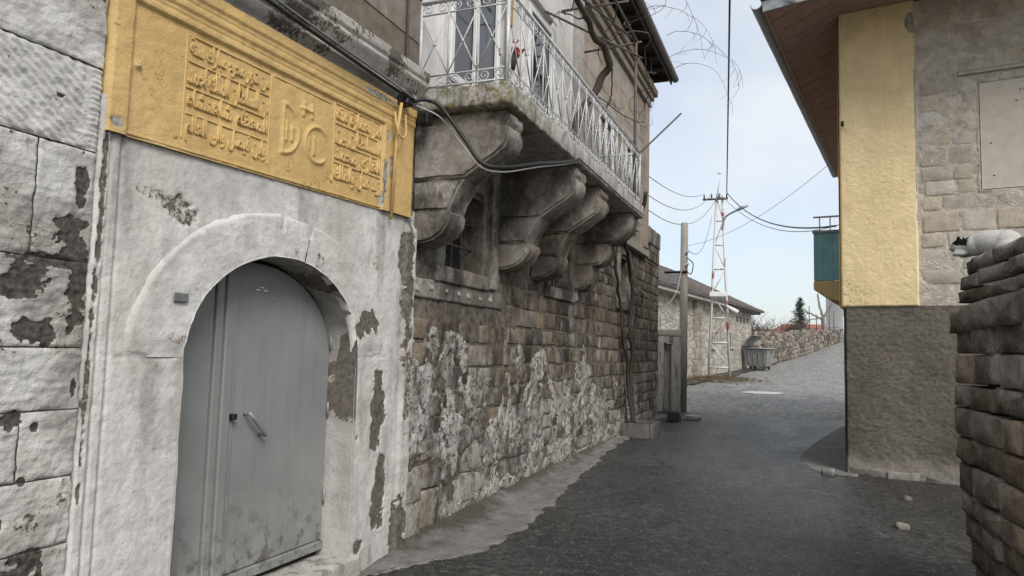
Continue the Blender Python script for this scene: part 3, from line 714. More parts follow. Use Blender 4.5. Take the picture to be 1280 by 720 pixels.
def lettering(s, y0, y1, z0, z1, parent):
    c = bpy.data.curves.new('lettering', 'FONT'); c.body = shape_ar(s); c.size = 1; c.extrude = .02; c.bevel_depth = .026; c.bevel_resolution = 1; c.resolution_u = 3; c.offset = .004
    o = bpy.data.objects.new('lettering', c); COL.objects.link(o)
    bpy.context.view_layer.update()
    me = bpy.data.meshes.new_from_object(o.evaluated_get(bpy.context.evaluated_depsgraph_get()))
    bpy.data.objects.remove(o); bpy.data.curves.remove(c)
    co = np.empty(len(me.vertices)*3); me.vertices.foreach_get('co', co); co = co.reshape(-1, 3)
    lo, hi = co.min(0), co.max(0); s_ = (co-lo)/(hi-lo)
    q = np.stack([PX-.042+s_[:, 2]*.034 + .0*s_[:, 0], y0+s_[:, 0]*(y1-y0), z0+s_[:, 1]*(z1-z0)], 1)
    me.vertices.foreach_set('co', q.ravel()); me.update(); me.materials.clear()
    return hp('lettering', me, M_PLAQUE, parent)
def text_block(y0, y1, z0, z1, lines):
    n = len(lines); dz = (z1-z0)/n
    for i, s in enumerate(lines):
        zt = z1-i*dz
        hp('ruling', box(PX-.03, PX-.011, y0, y1, zt-.006, zt+.006, .004), M_PLAQUE, PLAQ)
        lettering(s, y0+.004, y1-.004, zt-dz-.010, zt-.002, PLAQ)
    for y in (y0-.018, y1+.006):
        hp('ruling', box(PX-.03, PX-.011, y, y+.012, z0, z1+.006, .004), M_PLAQUE, PLAQ)
text_block(2.665, 3.265, 2.605, 3.145, ['من شهر محرم مبارك سنة', 'بن السلطان الملك احمد', 'المعظم شاهنشاه', 'وابن فيصل والى العالم'])
text_block(3.91, 4.475, 2.63, 3.165, ['امر بعمارة هذه', 'السلطان بن', 'الغازى محمد', 'زيد عدل والملك'])
hp('ruling', box(PX-.03, PX-.012, 3.30, 3.86, 3.140, 3.152, .004), M_PLAQUE, PLAQ)

for o in [PLAQ]+list(PLAQ.children):
    for q in o.data.vertices: q.co.z += .033*(q.co.y-2.33)
# --- cornice above the plaque
def corn_fn(U, V):
    s = (V-3.40)/.36
    h = .015+.055*sst(s, 0, .22)-.020*np.exp(-((s-.30)/.05)**2)+.05*sst(s, .34, .62)-.018*np.exp(-((s-.66)/.04)**2) + .006*(fbm(U, V, 321, 10, 4)-.5) + .004*(fbm(U, V, 322, 40, 3)-.5)
    h = h*1.0 - .11*sst(s, .90, 1.0)
    pe = .30+.8*(fbm(U, V*1.5, 323, 4, 4)-.5)+.12*sst(s, .2, .5)
    return h-.005*sst(pe, .42, .55), {'peel': pe, 'stain': .25+.5*fbm(U*3, V, 324, 2, 4)*sst(fbm(U, V, 325, 2.5, 3), .4, .6)}
relief('cornice', np.arange(.6, 4.99, .012), np.arange(3.395, 3.765, .008), corn_fn, lambda u, v, h: (-2.89+h, u, v+.030*(u-2.33)), M_CORNICE, H)

# --- upper storey ashlar next to the balcony (near part)
rb = random.Random(12)
for k, (z0, z1) in enumerate([(3.74, 4.08), (4.08, 4.46), (4.46, 4.86), (4.86, 5.3), (5.3, 5.75), (5.75, 6.2), (6.2, 6.8)]):
    y = .6
    while y < 5.02:
        w = rb.uniform(.7, 1.1); y2 = min(y+w, 5.05)
        if 5.05-y2 < .25: y2 = 5.05
        hp('ashlar_block', box(-3.1, -2.905+rb.uniform(-.004, .004), y+.003, y2-.003, z0+.003, z1-.003, .006), M_ASHLAR)
        y = y2
hp('ashlar_backing', box(-3.25, -2.93, .6, 5.04, 3.7, 6.8), M_DARKWOOD)

# --- the long rubble wall: stones one by one, old render over the lower part
WIN = [(5.66, 6.46, 2.33, 3.06), (8.55, 9.42, 2.42, 3.05), (12.35, 13.0, 2.5, 3.28)]
SUR = .15
def cover(U, V):
    c = .50+1.15*(1.05-V)/1.05*.50 + 1.5*(fbm(U, V, 401, 1.3, 5, .55)-.5) + 1.0*(fbm(U, V, 402, 6, 5, .6)-.5)
    c = c - .22*sst(U, 10.5, 13) + .12*sst(7.5-U, 0, 2)
    for (cu, cv, ru, rv, s, a) in ((5.35, .28, .48, .42, 1, 1.6), (6.35, .42, .30, .30, 2, 1.0), (7.5, .38, .5, .14, 3, .9), (6.1, 1.10, .13, .10, 4, .9), (5.62, .98, .10, .16, 5, .7), (8.6, .8, .15, .45, 6, .7), (10.2, .35, .5, .2, 7, .8), (12.2, .5, .5, .5, 8, .5), (7.0, 1.15, .12, .3, 9, .6), (14.5, .7, 1.0, .6, 10, .7)):
        c = c - a*blob(U, V, cu, cv, ru, rv, 430+s*3, .6, 6)
    c = c - 1.2*sst(V, 1.75, 2.05)
    return c
def wall_fn(U, V):
    c = sst(cover(U, V), .46, .58)
    rough = .040*(fbm(U, V, 411, 3.5, 5)-.5) + .022*(fbm(U, V, 412, 15, 4)-.5) - .022*sst(fbm(U, V, 414, 9, 4), .60, .68)
    h = -.013+.016*(fbm(U, V, 413, 9, 4)-.5) + c*(.022 + rough)
    # smooth surround of the openings: recess the sheet so that the dressed stones show
    st = np.clip(.95*blob(U, V, 5.4, .2, .5, .55, 480, .5, 5) + .6*blob(U, V, 6.4, .45, .45, .42, 481, .6, 5) + .85*sst(.16-V+gz(U)+.2*(fbm(U, V, 482, 2.5, 4)-.5), 0, .2) + .7*blob(U, V, 5.55, 1.0, .10, .4, 485, .7, 7)+ .6*sst(fbm(U*1.2, V*.8, 483, 1.6, 5, .6), .52, .64), 0, 1)
    return h, {'peel': 1-c, 'stain': st*.9}
wy = np.concatenate([np.arange(4.985, 9.2, .0155), np.arange(9.2, 16.06, .03)])
def whole(u, v):
    r = np.zeros(u.shape, bool)
    for a, b, c, d in WIN: r |= (u > a) & (u < b) & (v > c) & (v < d)
    return r
relief('old_render', wy, np.arange(-.2, 3.56, .0165), wall_fn, onX(-2.955), M_COAT, H, hole=whole)
rs = random.Random(21)
cand = []
z = -.1
while z < 3.5:
    hgt = rs.choice([.15, .17, .19, .20, .22])
    y = 5.03+rs.uniform(0, .1)
    while y < 16.03:
        w = rs.choice([.20, .26, .32, .38, .44, .52])
        y2 = min(y+w, 16.03)
        if 16.03-y2 < .1: y2 = 16.03
        zt = min(z+hgt, 3.49)
        ok = True
        for a, b, c, d in WIN:
            if y2 > a-SUR+.02 and y < b+SUR-.02 and zt > c-SUR+.02 and z < d+.1: ok = False
        if zt > 2.0 and z < 2.19 and y < 7.05: ok = False                        # studded band
        if ok: cand.append((y, y2, z, zt))
        y = y2
    z += hgt
ex = []
for (y0, y1, z0, z1) in cand:
    U, V = np.meshgrid(np.linspace(y0, y1, 5), np.linspace(z0, z1, 5))
    free = float((cover(U, V) < .52).mean())
    if free > .08:
        px = (y1-y0)*(z1-z0)*free/((y0**2+9)**1.5)
        ex.append((px, y0, y1, z0, z1))
ex.sort(reverse=True)
SM = stones_of(M_STONE, 'wall', 18, ch=.04, rough=.07, cdp=.74)
rest = []
for k, (px, y0, y1, z0, z1) in enumerate(ex):
    gap = rs.uniform(.012, .022); d = rs.uniform(.050, .070)
    c = Vector((-3.01, (y0+y1)/2, (z0+z1)/2)); w, hh = y1-y0-gap, z1-z0-gap
    if k < 296: put_stone('wall_stone', SM, c+Vector((0, 0, rs.uniform(-.010, .010))), (0, 1, 0), (1, 0, 0), w, hh*rs.uniform(.93, 1.0), d, H, rs, .05)
    else: rest.append((c, (0, 1, 0), (1, 0, 0), w, hh, d))
if rest: stuff_stones('far_wall_stones', SM, rest, H, M_STONE, rs)
# boulders laid bare at the foot of the wall by the portal
for (y, zc_, w, hh, d) in ((5.22, .16, .34, .32, .09), (5.55, .24, .34, .30, .08), (5.25, .47, .30, .26, .08), (5.60, .52, .24, .22, .07), (6.30, .30, .40, .26, .075), (6.42, .56, .30, .22, .07), (5.9, .18, .36, .2, .075)):
    put_stone('footing_stone', SM, Vector((-3.01, y, zc_)), (0, 1, 0), (1, 0, 0), w, hh, d, H, rs, .12)
# studded stone band under the first window
hp('stone_band', rough_box(-3.03, -2.945, 5.04, 7.05, 2.015, 2.185, .05, .010, 6, .02, 5), M_CORBEL)
for k in range(7):
    y = 5.22+k*.245+rs.uniform(-.03, .03); q = rs.uniform(.6, 1.1); zz = 2.10+rs.uniform(-.015, .015)
    v_, f_ = tube([(-2.96, y, zz), (-2.935, y+rs.uniform(-.01, .01), zz), (-2.928, y, zz+.004)], [.036*q, .028*q, .012*q], 6)
    hp('stud', mesh(v_, f_, True), M_TRIM)
# dressed surrounds, dark panes and bars
def window(a, b, c, d, mat, bars, k):
    P = hp('window', box(-3.3, -3.20, a-.05, b+.05, c-.05, d+.05), M_DARK)
    hp('jamb', rough_box(-3.26, -2.93, a-SUR, a, c-.005, d+.06, .06, .006, 8, .012, k), mat, P)
    hp('jamb', rough_box(-3.26, -2.925, b, b+SUR, c-.005, d+.06, .06, .006, 8, .012, k+1), mat, P)
    hp('sill', rough_box(-3.26, -2.915, a-SUR-.01, b+SUR+.01, c-SUR, c-.006, .06, .006, 8, .015, k+2), mat, P)
    hp('lintel', rough_box(-3.26, -2.935, a-SUR, b+SUR, d+.062, d+SUR+.05, .06, .006, 8, .012, k+3), mat, P)
    hp('pane', box(-3.2, -3.195, a, b, c, d), M_GLASS, P)
    if bars:
        for j in range(3):
            y = a+(b-a)*(j+1)/4
            tubeobj('bar', [(-3.08, y, c-.02), (-3.08, y, d+.05)], .012, M_RUST, P)
        for j in range(2):
            zz = c+(d-c)*(j+1)/3
            tubeobj('bar', [(-3.065, a-.02, zz), (-3.065, b+.02, zz)], .011, M_RUST, P)
M_SURR = m_tuff('window_surround_stone', (.09, .078, .066), (.24, .21, .18), (.42, .385, .34), 7, .2, lime=.7, soot=.7)
window(*WIN[0], M_SURR, True, 31); window(*WIN[1], M_SURR, True, 41); window(*WIN[2], M_SURR, False, 51)
hp('cut_post', rough_box(-3.1, -2.90, 6.62, 6.80, 2.2, 3.48, .06, .01, 6, .015, 61), M_SURR)
hp('cut_post', rough_box(-3.1, -2.90, 9.58, 9.70, 2.3, 3.48, .06, .01, 6, .015, 62), M_SURR)

# --- balcony: corbels, slab, railing
XB, XF = -2.96, -2.09
def corbel(y0, y1, seed, plain=False):
    C_ = empty('corbel', (XB, (y0+y1)/2, 2.4)); C_.parent = H; C_.matrix_parent_inverse = world(H).inverted()
    if not plain:
        tiers = [[(0, 3.49), (.80, 3.49), (.845, 3.455), (.85, 3.40), (.825, 3.365), (.845, 3.325), (.845, 3.26), (.81, 3.19), (.74, 3.135), (.60, 3.05), (.47, 2.965), (0, 2.965)],
                 [(0, 2.962), (.47, 2.962), (.44, 2.92), (.385, 2.83), (.345, 2.74), (.335, 2.705), (0, 2.705)],
                 [(0, 2.702), (.345, 2.702), (.36, 2.67), (.345, 2.60), (.29, 2.52), (.20, 2.465), (.10, 2.44), (0, 2.435)]]
        if seed % 2: tiers = [[(a*1.0, b) for a, b in t] for t in tiers]
    else:
        tiers = [[(0, 3.49), (.82, 3.49), (.83, 3.40), (.80, 3.28), (.72, 3.18), (.60, 3.11), (.50, 3.09), (0, 3.09)],
                 [(0, 3.085), (.50, 3.085), (.505, 2.98), (.47, 2.88), (.40, 2.81), (.32, 2.79), (0, 2.79)],
                 [(0, 2.785), (.28, 2.785), (.285, 2.66), (.25, 2.54), (.18, 2.46), (0, 2.44)]]
    for k, t in enumerate(tiers):
        j = .012*((k*7+seed) % 3-1)
        bm = bmesh.new(); me = prism([(XB+a, b) for a, b in t], y0+j, y1+j, 0)
        bm.from_mesh(me)
        bmesh.ops.bevel(bm, geom=[e for e in bm.edges if e.is_manifold and abs(e.verts[0].co.y-e.verts[1].co.y) < 1e-5], offset=.022, segments=2, affect='EDGES')
        for _ in range(4):
            es = [e for e in bm.edges if e.calc_length() > .07]
            if not es: break
            bmesh.ops.subdivide_edges(bm, edges=es, cuts=1)
        bmesh.ops.triangulate(bm, faces=bm.faces[:]); bm.normal_update()
        for v in bm.verts:
            p = v.co*7+Vector((seed*5.1, 0, k)); v.co += v.normal*(.010*mnoise.noise(p)+.009*mnoise.noise(p*2.6)+.006*mnoise.noise(p*6))
        cme = bm_mesh(bm, True); cme.set_sharp_from_angle(angle=math.radians(38))
        hp('corbel_stone', cme, [M_CORBEL, M_CORBEL, M_CORBEL][k], C_)
corbel(5.08, 5.40, 1); corbel(6.86, 7.24, 2); corbel(7.86, 8.24, 3); corbel(9.52, 9.92, 4, True)
hp('balcony_slab', rough_box(-3.2, -2.07, 4.97, 10.02, 3.495, 3.675, .045, .016, 7, .025, 9), M_SLAB)
ZR0, ZR1 = 3.70, 4.43
def rail_run(A, B, n):
    A = Vector(A); B = Vector(B); d = (B-A); L = d.length; d.normalize(); Z = Vector((0, 0, 1)); nrm = d.cross(Z)
    w = L/n
    R = tubeobj('railing', [A+Z*ZR1, B+Z*ZR1], .017, M_RAIL, H)
    for zz, r in ((ZR1-.105, .008), (ZR0+.105, .008), (ZR0+.01, .010)): tubeobj('rail', [A+Z*zz, B+Z*zz], r, M_RAIL, R, 4)
    for i in range(n+1):
        p = A+d*(w*i)
        r = .016 if i in (0, n) else .008
        tubeobj('baluster', [p+Z*(ZR0-.04), p+Z*ZR1], r, M_RAIL, R, 5)
    for i in range(n):
        p = A+d*(w*i); q = A+d*(w*(i+1)); lo, hi = ZR0+.105, ZR1-.105
        o = nrm*.006
        tubeobj('diagonal_bar', [p+Z*lo+o, q+Z*hi+o], .0065, M_RAIL, R, 4)
        tubeobj('diagonal_bar', [p+Z*hi-o, q+Z*lo-o], .0065, M_RAIL, R, 4)
        m = (p+q)/2+Z*(lo+hi)/2
        tubeobj('collar', [m-nrm*.016, m+nrm*.016], .012, M_RAIL, R, 6)
        for zc_ in (ZR1-.056, ZR0+.058):
            for sg in (-1, 1):
                c = (p+q)/2 + d*(sg*w*.25) + Z*zc_
                pts = []
                for s in range(23):
                    a = s/22*math.pi*3.1; rr = .050*(1-s/22*.78)
                    pts.append(c + d*(sg*rr*math.cos(a)) + Z*(rr*math.sin(a)*(1 if zc_ > 4 else -1)*.95))
                v, f = tube(pts, .0058, 4)
                hp('scroll', mesh(v, f, True), M_RAIL, R)
    return R
rail_run((XF-.03, 5.03, 0), (XF-.03, 9.97, 0), 18)
rail_run((-2.90, 5.03, 0), (XF-.035, 5.028, 0), 3)
rail_run((-2.90, 9.972, 0), (XF-.035, 9.97, 0), 3)
hp('balcony_post', box(-2.20, -2.13, 5.06, 5.13, 3.69, 6.1, .006), M_WPLAST)
hp('post_board', box(-2.128, -2.118, 5.075, 5.115, 4.16, 6.0, .003), M_YWOOD)
# --- upper storey behind the balcony
UX = -2.915
hp('upper_wall', box(-3.25, UX-.02, 5.06, 14.42, 3.70, 7.2), M_WPLAST)
rb = random.Random(5)
for k in range(8):
    z0 = 3.70+k*.42; y = 9.3
    while y < 14.4:
        y2 = min(y+rb.uniform(.5, .9), 14.44)
        if 14.44-y2 < .25: y2 = 14.44
        hp('ashlar_block', box(-3.1, UX-.008+rb.uniform(-.003, .003), y+.002, y2-.002, z0+.002, min(z0+.418, 7.0), .004), M_PINK); y = y2
def upper_window(a, b, c, d, mull, k, glass=M_GLASS):
    Wd = hp('upper_window', box(-3.05, UX+.002, a+.02, b-.02, c+.02, d-.02), glass)
    X0, X1 = UX+.004, UX+.045
    hp('frame', box(X0, X1, a, a+.07, c, d, .005), M_PVC, Wd); hp('frame', box(X0, X1, b-.07, b, c, d, .005), M_PVC, Wd)
    hp('frame', box(X0, X1-.002, a+.07, b-.07, c, c+.07, .005), M_PVC, Wd); hp('frame', box(X0, X1-.002, a+.07, b-.07, d-.07, d, .005), M_PVC, Wd)
    for m in mull: hp('mullion', box(X0, X1-.004, a+(b-a)*m-.04, a+(b-a)*m+.04, c+.07, d-.07, .005), M_PVC, Wd)
    hp('surround', box(UX-.06, UX+.03, a-.14, a-.002, c-.1, d+.14, .008), M_TRIM if k else M_WPLAST, Wd)
    hp('surround', box(UX-.06, UX+.03, b+.002, b+.14, c-.1, d+.14, .008), M_TRIM if k else M_WPLAST, Wd)
    hp('surround', box(UX-.06, UX+.036, a-.16, b+.16, d+.142, d+.26, .008), M_TRIM if k else M_WPLAST, Wd)
    hp('sill', box(UX-.06, UX+.07, a-.16, b+.16, c-.16, c-.102, .006), M_TRIM if k else M_WPLAST, Wd)
    return Wd
upper_window(5.52, 6.62, 4.0, 5.55, [.5], 0)
upper_window(7.45, 8.3, 3.72, 5.6, [], 0)
upper_window(10.55, 11.45, 4.05, 5.35, [.5], 1)
upper_window(12.35, 13.25, 4.05, 5.35, [.5], 1)
hp('pilaster', box(UX-.03, UX+.05, 9.32, 9.62, 3.70, 6.65, .01), M_TRIM)
hp('pilaster', box(UX-.03, UX+.04, 14.1, 14.44, 3.70, 6.65, .01), M_PINK)
for k, (z0, z1, pr) in enumerate([(6.66, 6.80, .06), (6.81, 6.90, .11), (6.91, 7.05, .17)]):
    hp('cornice_course', box(-3.0, UX+pr, 5.06, 14.47+pr, z0, z1, .012), M_PINK)
hp('storey_band', box(-3.0, UX+.06, 10.04, 14.46, 3.52, 3.66, .012), M_TRIM)
hp('annex_coping', rough_box(-3.3, -2.93, 14.5, 16.1, 3.9, 4.25, .08, .012, 5, .02, 71), M_STONE)
# annex upper face between the rubble wall and its top
rb = random.Random(8)
for k in range(2):
    y = 10.05
    while y < 16.0:
        y2 = min(y+rb.uniform(.35, .6), 16.04)
        if 16.04-y2 < .2: y2 = 16.04
        z0 = 3.55+k*.18
        if y > 14.44: hp('ashlar_block', box(-3.05, -2.945, y+.004, y2-.004, z0+.003, z0+.177, .008), M_STONE)
        y = y2
# --- eave, gutter and roof
hp('eave_soffit', box(-3.1, -2.47, 5.2, 14.72, 7.27, 7.31), M_DARKWOOD)
for k in range(16):
    y = 5.4+k*.6
    hp('rafter_end', box(-3.0, -2.50, y, y+.09, 7.17, 7.268, .006), M_DARKWOOD)
def halfpipe(a, b, r=.075, n=9):
    A = Vector(a); B = Vector(b); d = (B-A).normalized(); s = d.cross(Vector((0, 0, 1))).normalized(); vs = []; fs = []
    for p in (A, B):
        for k in range(n): an = math.pi+math.pi*k/(n-1); vs.append(p+s*math.cos(an)*r+Vector((0, 0, math.sin(an)*r)))
        for k in range(n): an = 2*math.pi-math.pi*k/(n-1); vs.append(p+s*math.cos(an)*(r-.008)+Vector((0, 0, math.sin(an)*(r-.008))))
    m = 2*n
    for k in range(m): fs.append((k, (k+1) % m, m+(k+1) % m, m+k))
    fs.append(tuple(range(m))); fs.append(tuple(m+k for k in range(m))[::-1])
    return mesh(vs, fs)
hp('gutter', halfpipe((-2.42, 5.0, 7.33), (-2.42, 14.82, 7.33)), M_GUTTER2)
hp('roof', mesh([(-2.4, 5.0, 7.39), (-2.4, 14.8, 7.39), (-6, 11.5, 8.5), (-6, 5.0, 8.5), (-2.4, 5.0, 7.34), (-2.4, 14.8, 7.34), (-9, 14.8, 7.39), (-9, 5.0, 7.39)],
                [(0, 1, 2, 3), (0, 4, 5, 1), (1, 6, 2), (3, 2, 6, 7), (4, 7, 6, 5)]), M_GUTTER2)
hp('fascia', box(-2.50, -2.475, 5.0, 14.74, 7.19, 7.268), M_DARKWOOD)
# downpipe/conduit on the ashlar near the balcony, painted pipes on the plaque
tubeobj('conduit', [(-2.885, 4.79, 6.8), (-2.885, 4.79, 3.62)], .014, M_GREYCABLE, H)
tubeobj('conduit', [(-2.80, 4.60, 3.44), (-2.83, 4.60, 3.20), (-2.85, 4.60, 2.55)], .014, M_PLAQUE, H)
tubeobj('conduit', catmull([(-2.83, 4.56, 3.36), (-2.80, 4.55, 3.24), (-2.79, 4.60, 3.17), (-2.80, 4.68, 3.22), (-2.82, 4.70, 3.38)], 5), .009, M_PLAQUE, H)
hp('cable_bracket', box(-2.86, -2.76, 4.62, 4.72, 3.44, 3.54, .012), M_DARKST)
hp('cable_bracket', box(-2.84, -2.74, 4.90, 5.0, 3.37, 3.47, .012), M_DARKST)
# pergola irons above the balcony
v, f = join([tube([(-2.13, 9.68, 3.7), (-2.13, 9.68, 5.98)], .022, 6)])
PG = hp('pergola_frame', mesh(v, f, True), M_RUST)
for pts in ([(-2.9, 6.6, 5.95), (-2.12, 9.68, 5.95)], [(-2.9, 8.0, 5.75), (-2.05, 9.72, 5.72)], [(-2.88, 9.68, 5.9), (-2.05, 9.68, 5.94)], [(-2.12, 5.1, 5.96), (-2.12, 9.75, 5.96)], [(-2.5, 6.0, 6.0), (-2.5, 9.8, 6.0)], [(-2.88, 8.6, 6.02), (-2.0, 8.62, 6.02)], [(-2.88, 7.4, 5.98), (-2.0, 7.4, 5.98)]):
    tubeobj('pergola_bar', pts, .016, M_RUST, PG)

# ================================================================== vine, planter, cables of the left house
VINE = empty('climbing_vine', (-2.75, 12.95, g(13)), label='bare climbing vine rising from the planter up the stone wall to the balcony irons', cat='vine')
def wob(pts, amp, s, m=6):
    P = catmull(pts, m)
    return [p+Vector((mnoise.noise(p*5+Vector((s, 0, 0))), mnoise.noise(p*5+Vector((0, s, 3))), mnoise.noise(p*4+Vector((7, s, 0)))))*amp for p in P]
def taper(n, a, b): return [a+(b-a)*i/(n-1) for i in range(n)]
def vine(name, pts, r0_, r1_, s, amp=.04, m=6, seg=6):
    p = wob(pts, amp, s, m); return tubeobj(name, p, taper(len(p), r0_, r1_), M_BARK, VINE, seg)
vine('trunk', [(-2.78, 12.85, .3), (-2.84, 12.8, .9), (-2.86, 12.95, 1.5), (-2.86, 12.75, 2.0), (-2.85, 12.9, 2.6), (-2.83, 12.5, 3.2), (-2.6, 11.2, 3.45), (-2.2, 10.3, 3.6), (-2.04, 10.1, 3.9)], .042, .028, 1)
vine('trunk', [(-2.76, 12.7, .3), (-2.85, 12.72, .9), (-2.87, 12.62, 1.4), (-2.88, 12.25, 1.9), (-2.88, 12.1, 2.4), (-2.86, 11.7, 2.9), (-2.84, 11.5, 3.3)], .034, .022, 2)
vine('trunk', [(-2.75, 8.55, 3.69), (-2.70, 8.6, 4.15), (-2.72, 8.9, 4.6), (-2.60, 9.2, 5.1), (-2.42, 9.25, 5.45), (-2.40, 9.0, 5.62), (-2.45, 8.6, 5.68), (-2.5, 7.9, 5.9), (-2.45, 7.0, 6.02)], .075, .03, 3, .05)
rv = random.Random(44); twigs = []
def twig(p, d, L, r, depth):
    pts = [p]; n = max(3, int(L/.09))
    for _ in range(n):
        if p.x > -2.05: d = (d+Vector((-.5, 0, 0))).normalized()
        d = (d+Vector((rv.gauss(0, .28), rv.gauss(0, .28), rv.gauss(-.05, .26)))).normalized(); p = p+d*(L/n); pts.append(p)
        if depth and rv.random() < .26: twig(p, (d+Vector((rv.gauss(0, .9), rv.gauss(0, .9), rv.gauss(0, .9)))).normalized(), L*rv.uniform(.25, .6), r*.6, depth-1)
    twigs.append(tube(pts, taper(len(pts), r, r*.45), 4, False))
for (p, d, L) in [q for k, q in enumerate([((-2.45, 8.6, 5.7), (0, -1, .25), 1.6), ((-2.4, 9.2, 5.5), (.2, .6, .5), 1.4), ((-2.5, 7.9, 5.9), (.4, .5, .3), 1.8), ((-2.45, 7.0, 6.0), (0, -.8, .1), 1.6), ((-2.3, 8.4, 6.0), (.3, 1, .2), 1.9), ((-2.2, 9.0, 6.0), (.1, 1, .1), 1.8),
                  ((-2.35, 9.4, 6.0), (.0, 1, .3), 1.6), ((-2.5, 8.2, 6.1), (.3, .4, .5), 1.6), ((-2.7, 8.8, 4.5), (.2, .4, .8), 1.0), ((-2.65, 9.1, 5.0), (.3, .9, .4), 1.0), ((-2.35, 9.8, 6.3), (.0, 1.0, .35), 2.0)]) if k not in (2, 5, 8)]:
    twig(Vector(p), Vector(d).normalized(), L, .012, 2)
for k in range(5):                                              # shoots that hang free past the eave
    p = Vector((-2.2+rv.uniform(-.1, .2), 10.0+rv.uniform(0, 3.6), 7.0+rv.uniform(-.3, .25))); d = Vector((.55, .45, .55)).normalized(); pts = [p]
    for s in range(22):
        d = (d+Vector((rv.gauss(0, .12), rv.gauss(0, .12), -.12+rv.gauss(0, .06)))).normalized(); p = p+d*.085; pts.append(p)
        if rv.random() < .22: twig(p, (d+Vector((rv.gauss(0, .8), rv.gauss(0, .8), -.3))).normalized(), .3, .0035, 0)
    twigs.append(tube(pts, taper(len(pts), .005, .002), 4, False))
v, f = join(twigs); link('twigs', mesh(v, f, True), M_TWIG, VINE, kind='stuff')
PL = empty('stone_planter', (-2.68, 12.85, g(12.9)), label='small square concrete planter at the foot of the vine', cat='planter')
M_PLANT = m_concrete('dark_concrete', (.09, .085, .078), (.19, .18, .165))
def plbox(n, *a, mat=M_PLANT): link(n, rough_box(*a, .06, .008, 8, .012, 5), mat, PL)
z0 = g(12.9)-.02
for a in ((-2.98, -2.93, 12.45, 13.2), (-2.43, -2.38, 12.45, 13.2)): plbox('side', *a, z0, z0+.26)
for a in ((-2.928, -2.432, 12.45, 12.5), (-2.928, -2.432, 13.15, 13.2)): plbox('side', *a, z0, z0+.255)
plbox('soil', -2.93, -2.43, 12.5, 13.15, z0, z0+.2, mat=M_DKPOT)
tag(link('loose_brick', rough_box(-2.62, -2.38, 15.3, 15.62, g(15.4), g(15.4)+.2, .05, .01, 9, .015, 3), M_DKPOT), 'dark loose block lying by the corner of the stone house', 'block')
tag(link('broken_slab', rough_box(-2.35, -2.02, 15.75, 16.0, g(15.9), g(15.9)+.09, .05, .014, 9, .02, 4), M_CONC), 'small pale broken slab by the foot of the wooden pole', 'slab')
# flower pot hung on the balcony
FP = empty('hanging_flower_pot', (-2.3, 5.5, 4.0), label='small dark pot with red flowers hung inside the balcony railing', cat='flower pot')
v, f = tube([(-2.3, 5.5, 3.98), (-2.3, 5.5, 4.09)], [.05, .07], 10); link('pot', mesh(v, f, True), M_DKPOT, FP)
bl = []
for k in range(60):
    c = Vector((-2.3+rv.gauss(0, .035), 5.5+rv.gauss(0, .035), 4.13+rv.gauss(0, .025))); a = [Vector((rv.gauss(0, 1), rv.gauss(0, 1), rv.gauss(0, 1))).normalized()*.045 for _ in range(4)]
    bl.append(([c+q for q in a], [(0, 1, 2), (0, 2, 3)]))
v, f = join(bl); link('flowers', mesh(v, f), M_RED, FP)
# cables on the facade
def cable(name, pts, r, mat, label, m=8, smooth=True):
    P = catmull(pts, m) if smooth else pts
    return tag(tubeobj(name, P, r, mat, None, 6), label, 'cable')
cable('facade_cable', [(-2.79, 1.2, 3.60), (-2.79, 2.2, 3.56), (-2.79, 2.96, 3.54), (-2.79, 3.7, 3.52), (-2.78, 4.5, 3.50), (-2.76, 4.72, 3.49)], .014, M_BLACKCABLE, 'black cable running along the peeling cornice above the ochre panel')
cable('facade_cable', [(-2.78, 1.2, 3.66), (-2.78, 2.4, 3.60), (-2.78, 3.4, 3.555), (-2.77, 4.3, 3.53), (-2.75, 4.70, 3.50)], .009, M_GREYCABLE, 'thin grey cable just above the black one on the cornice')
cable('facade_cable', [(-2.76, 4.72, 3.49), (-2.70, 4.80, 3.52), (-2.60, 4.86, 3.47), (-2.42, 4.92, 3.22), (-2.28, 4.95, 3.03), (-2.15, 5.10, 3.02), (-2.05, 5.6, 3.17), (-2.045, 6.3, 3.36), (-2.05, 6.8, 3.52)], .016, M_BLACKCABLE, 'thick black cable sagging in a loop across the balcony corner')
cable('facade_cable', [(-2.75, 4.74, 3.46), (-2.62, 4.90, 3.40), (-2.44, 4.93, 3.18), (-2.29, 4.96, 3.00), (-2.16, 5.12, 2.99), (-2.06, 5.6, 3.14), (-2.05, 6.3, 3.34), (-2.06, 6.8, 3.50)], .007, M_WHITECABLE, 'thin pale wire beside the sagging black cable at the balcony corner')
cable('facade_cable', [(-2.055, 6.8, 3.52), (-2.05, 7.6, 3.515), (-2.05, 8.8, 3.51), (-2.04, 9.9, 3.52)], .008, M_BLACKCABLE, 'black wire running along the front edge of the balcony slab')
cable('hanging_wire', [(-2.90, 13.6, 2.85), (-2.75, 14.6, 2.60), (-2.72, 15.8, 2.68), (-2.70, 16.9, 3.05), (-2.66, 17.3, 3.55), (-2.64, 17.4, 3.9)], .012, M_WHITECABLE, 'pale wire sagging from the stone house to the wooden pole')
tag(tubeobj('jutting_stick', [(-2.15, 9.95, 4.40), (-1.66, 10.7, 5.20)], .014, M_RUST), 'thin iron stick jutting out from the far end of the balcony', 'stick')

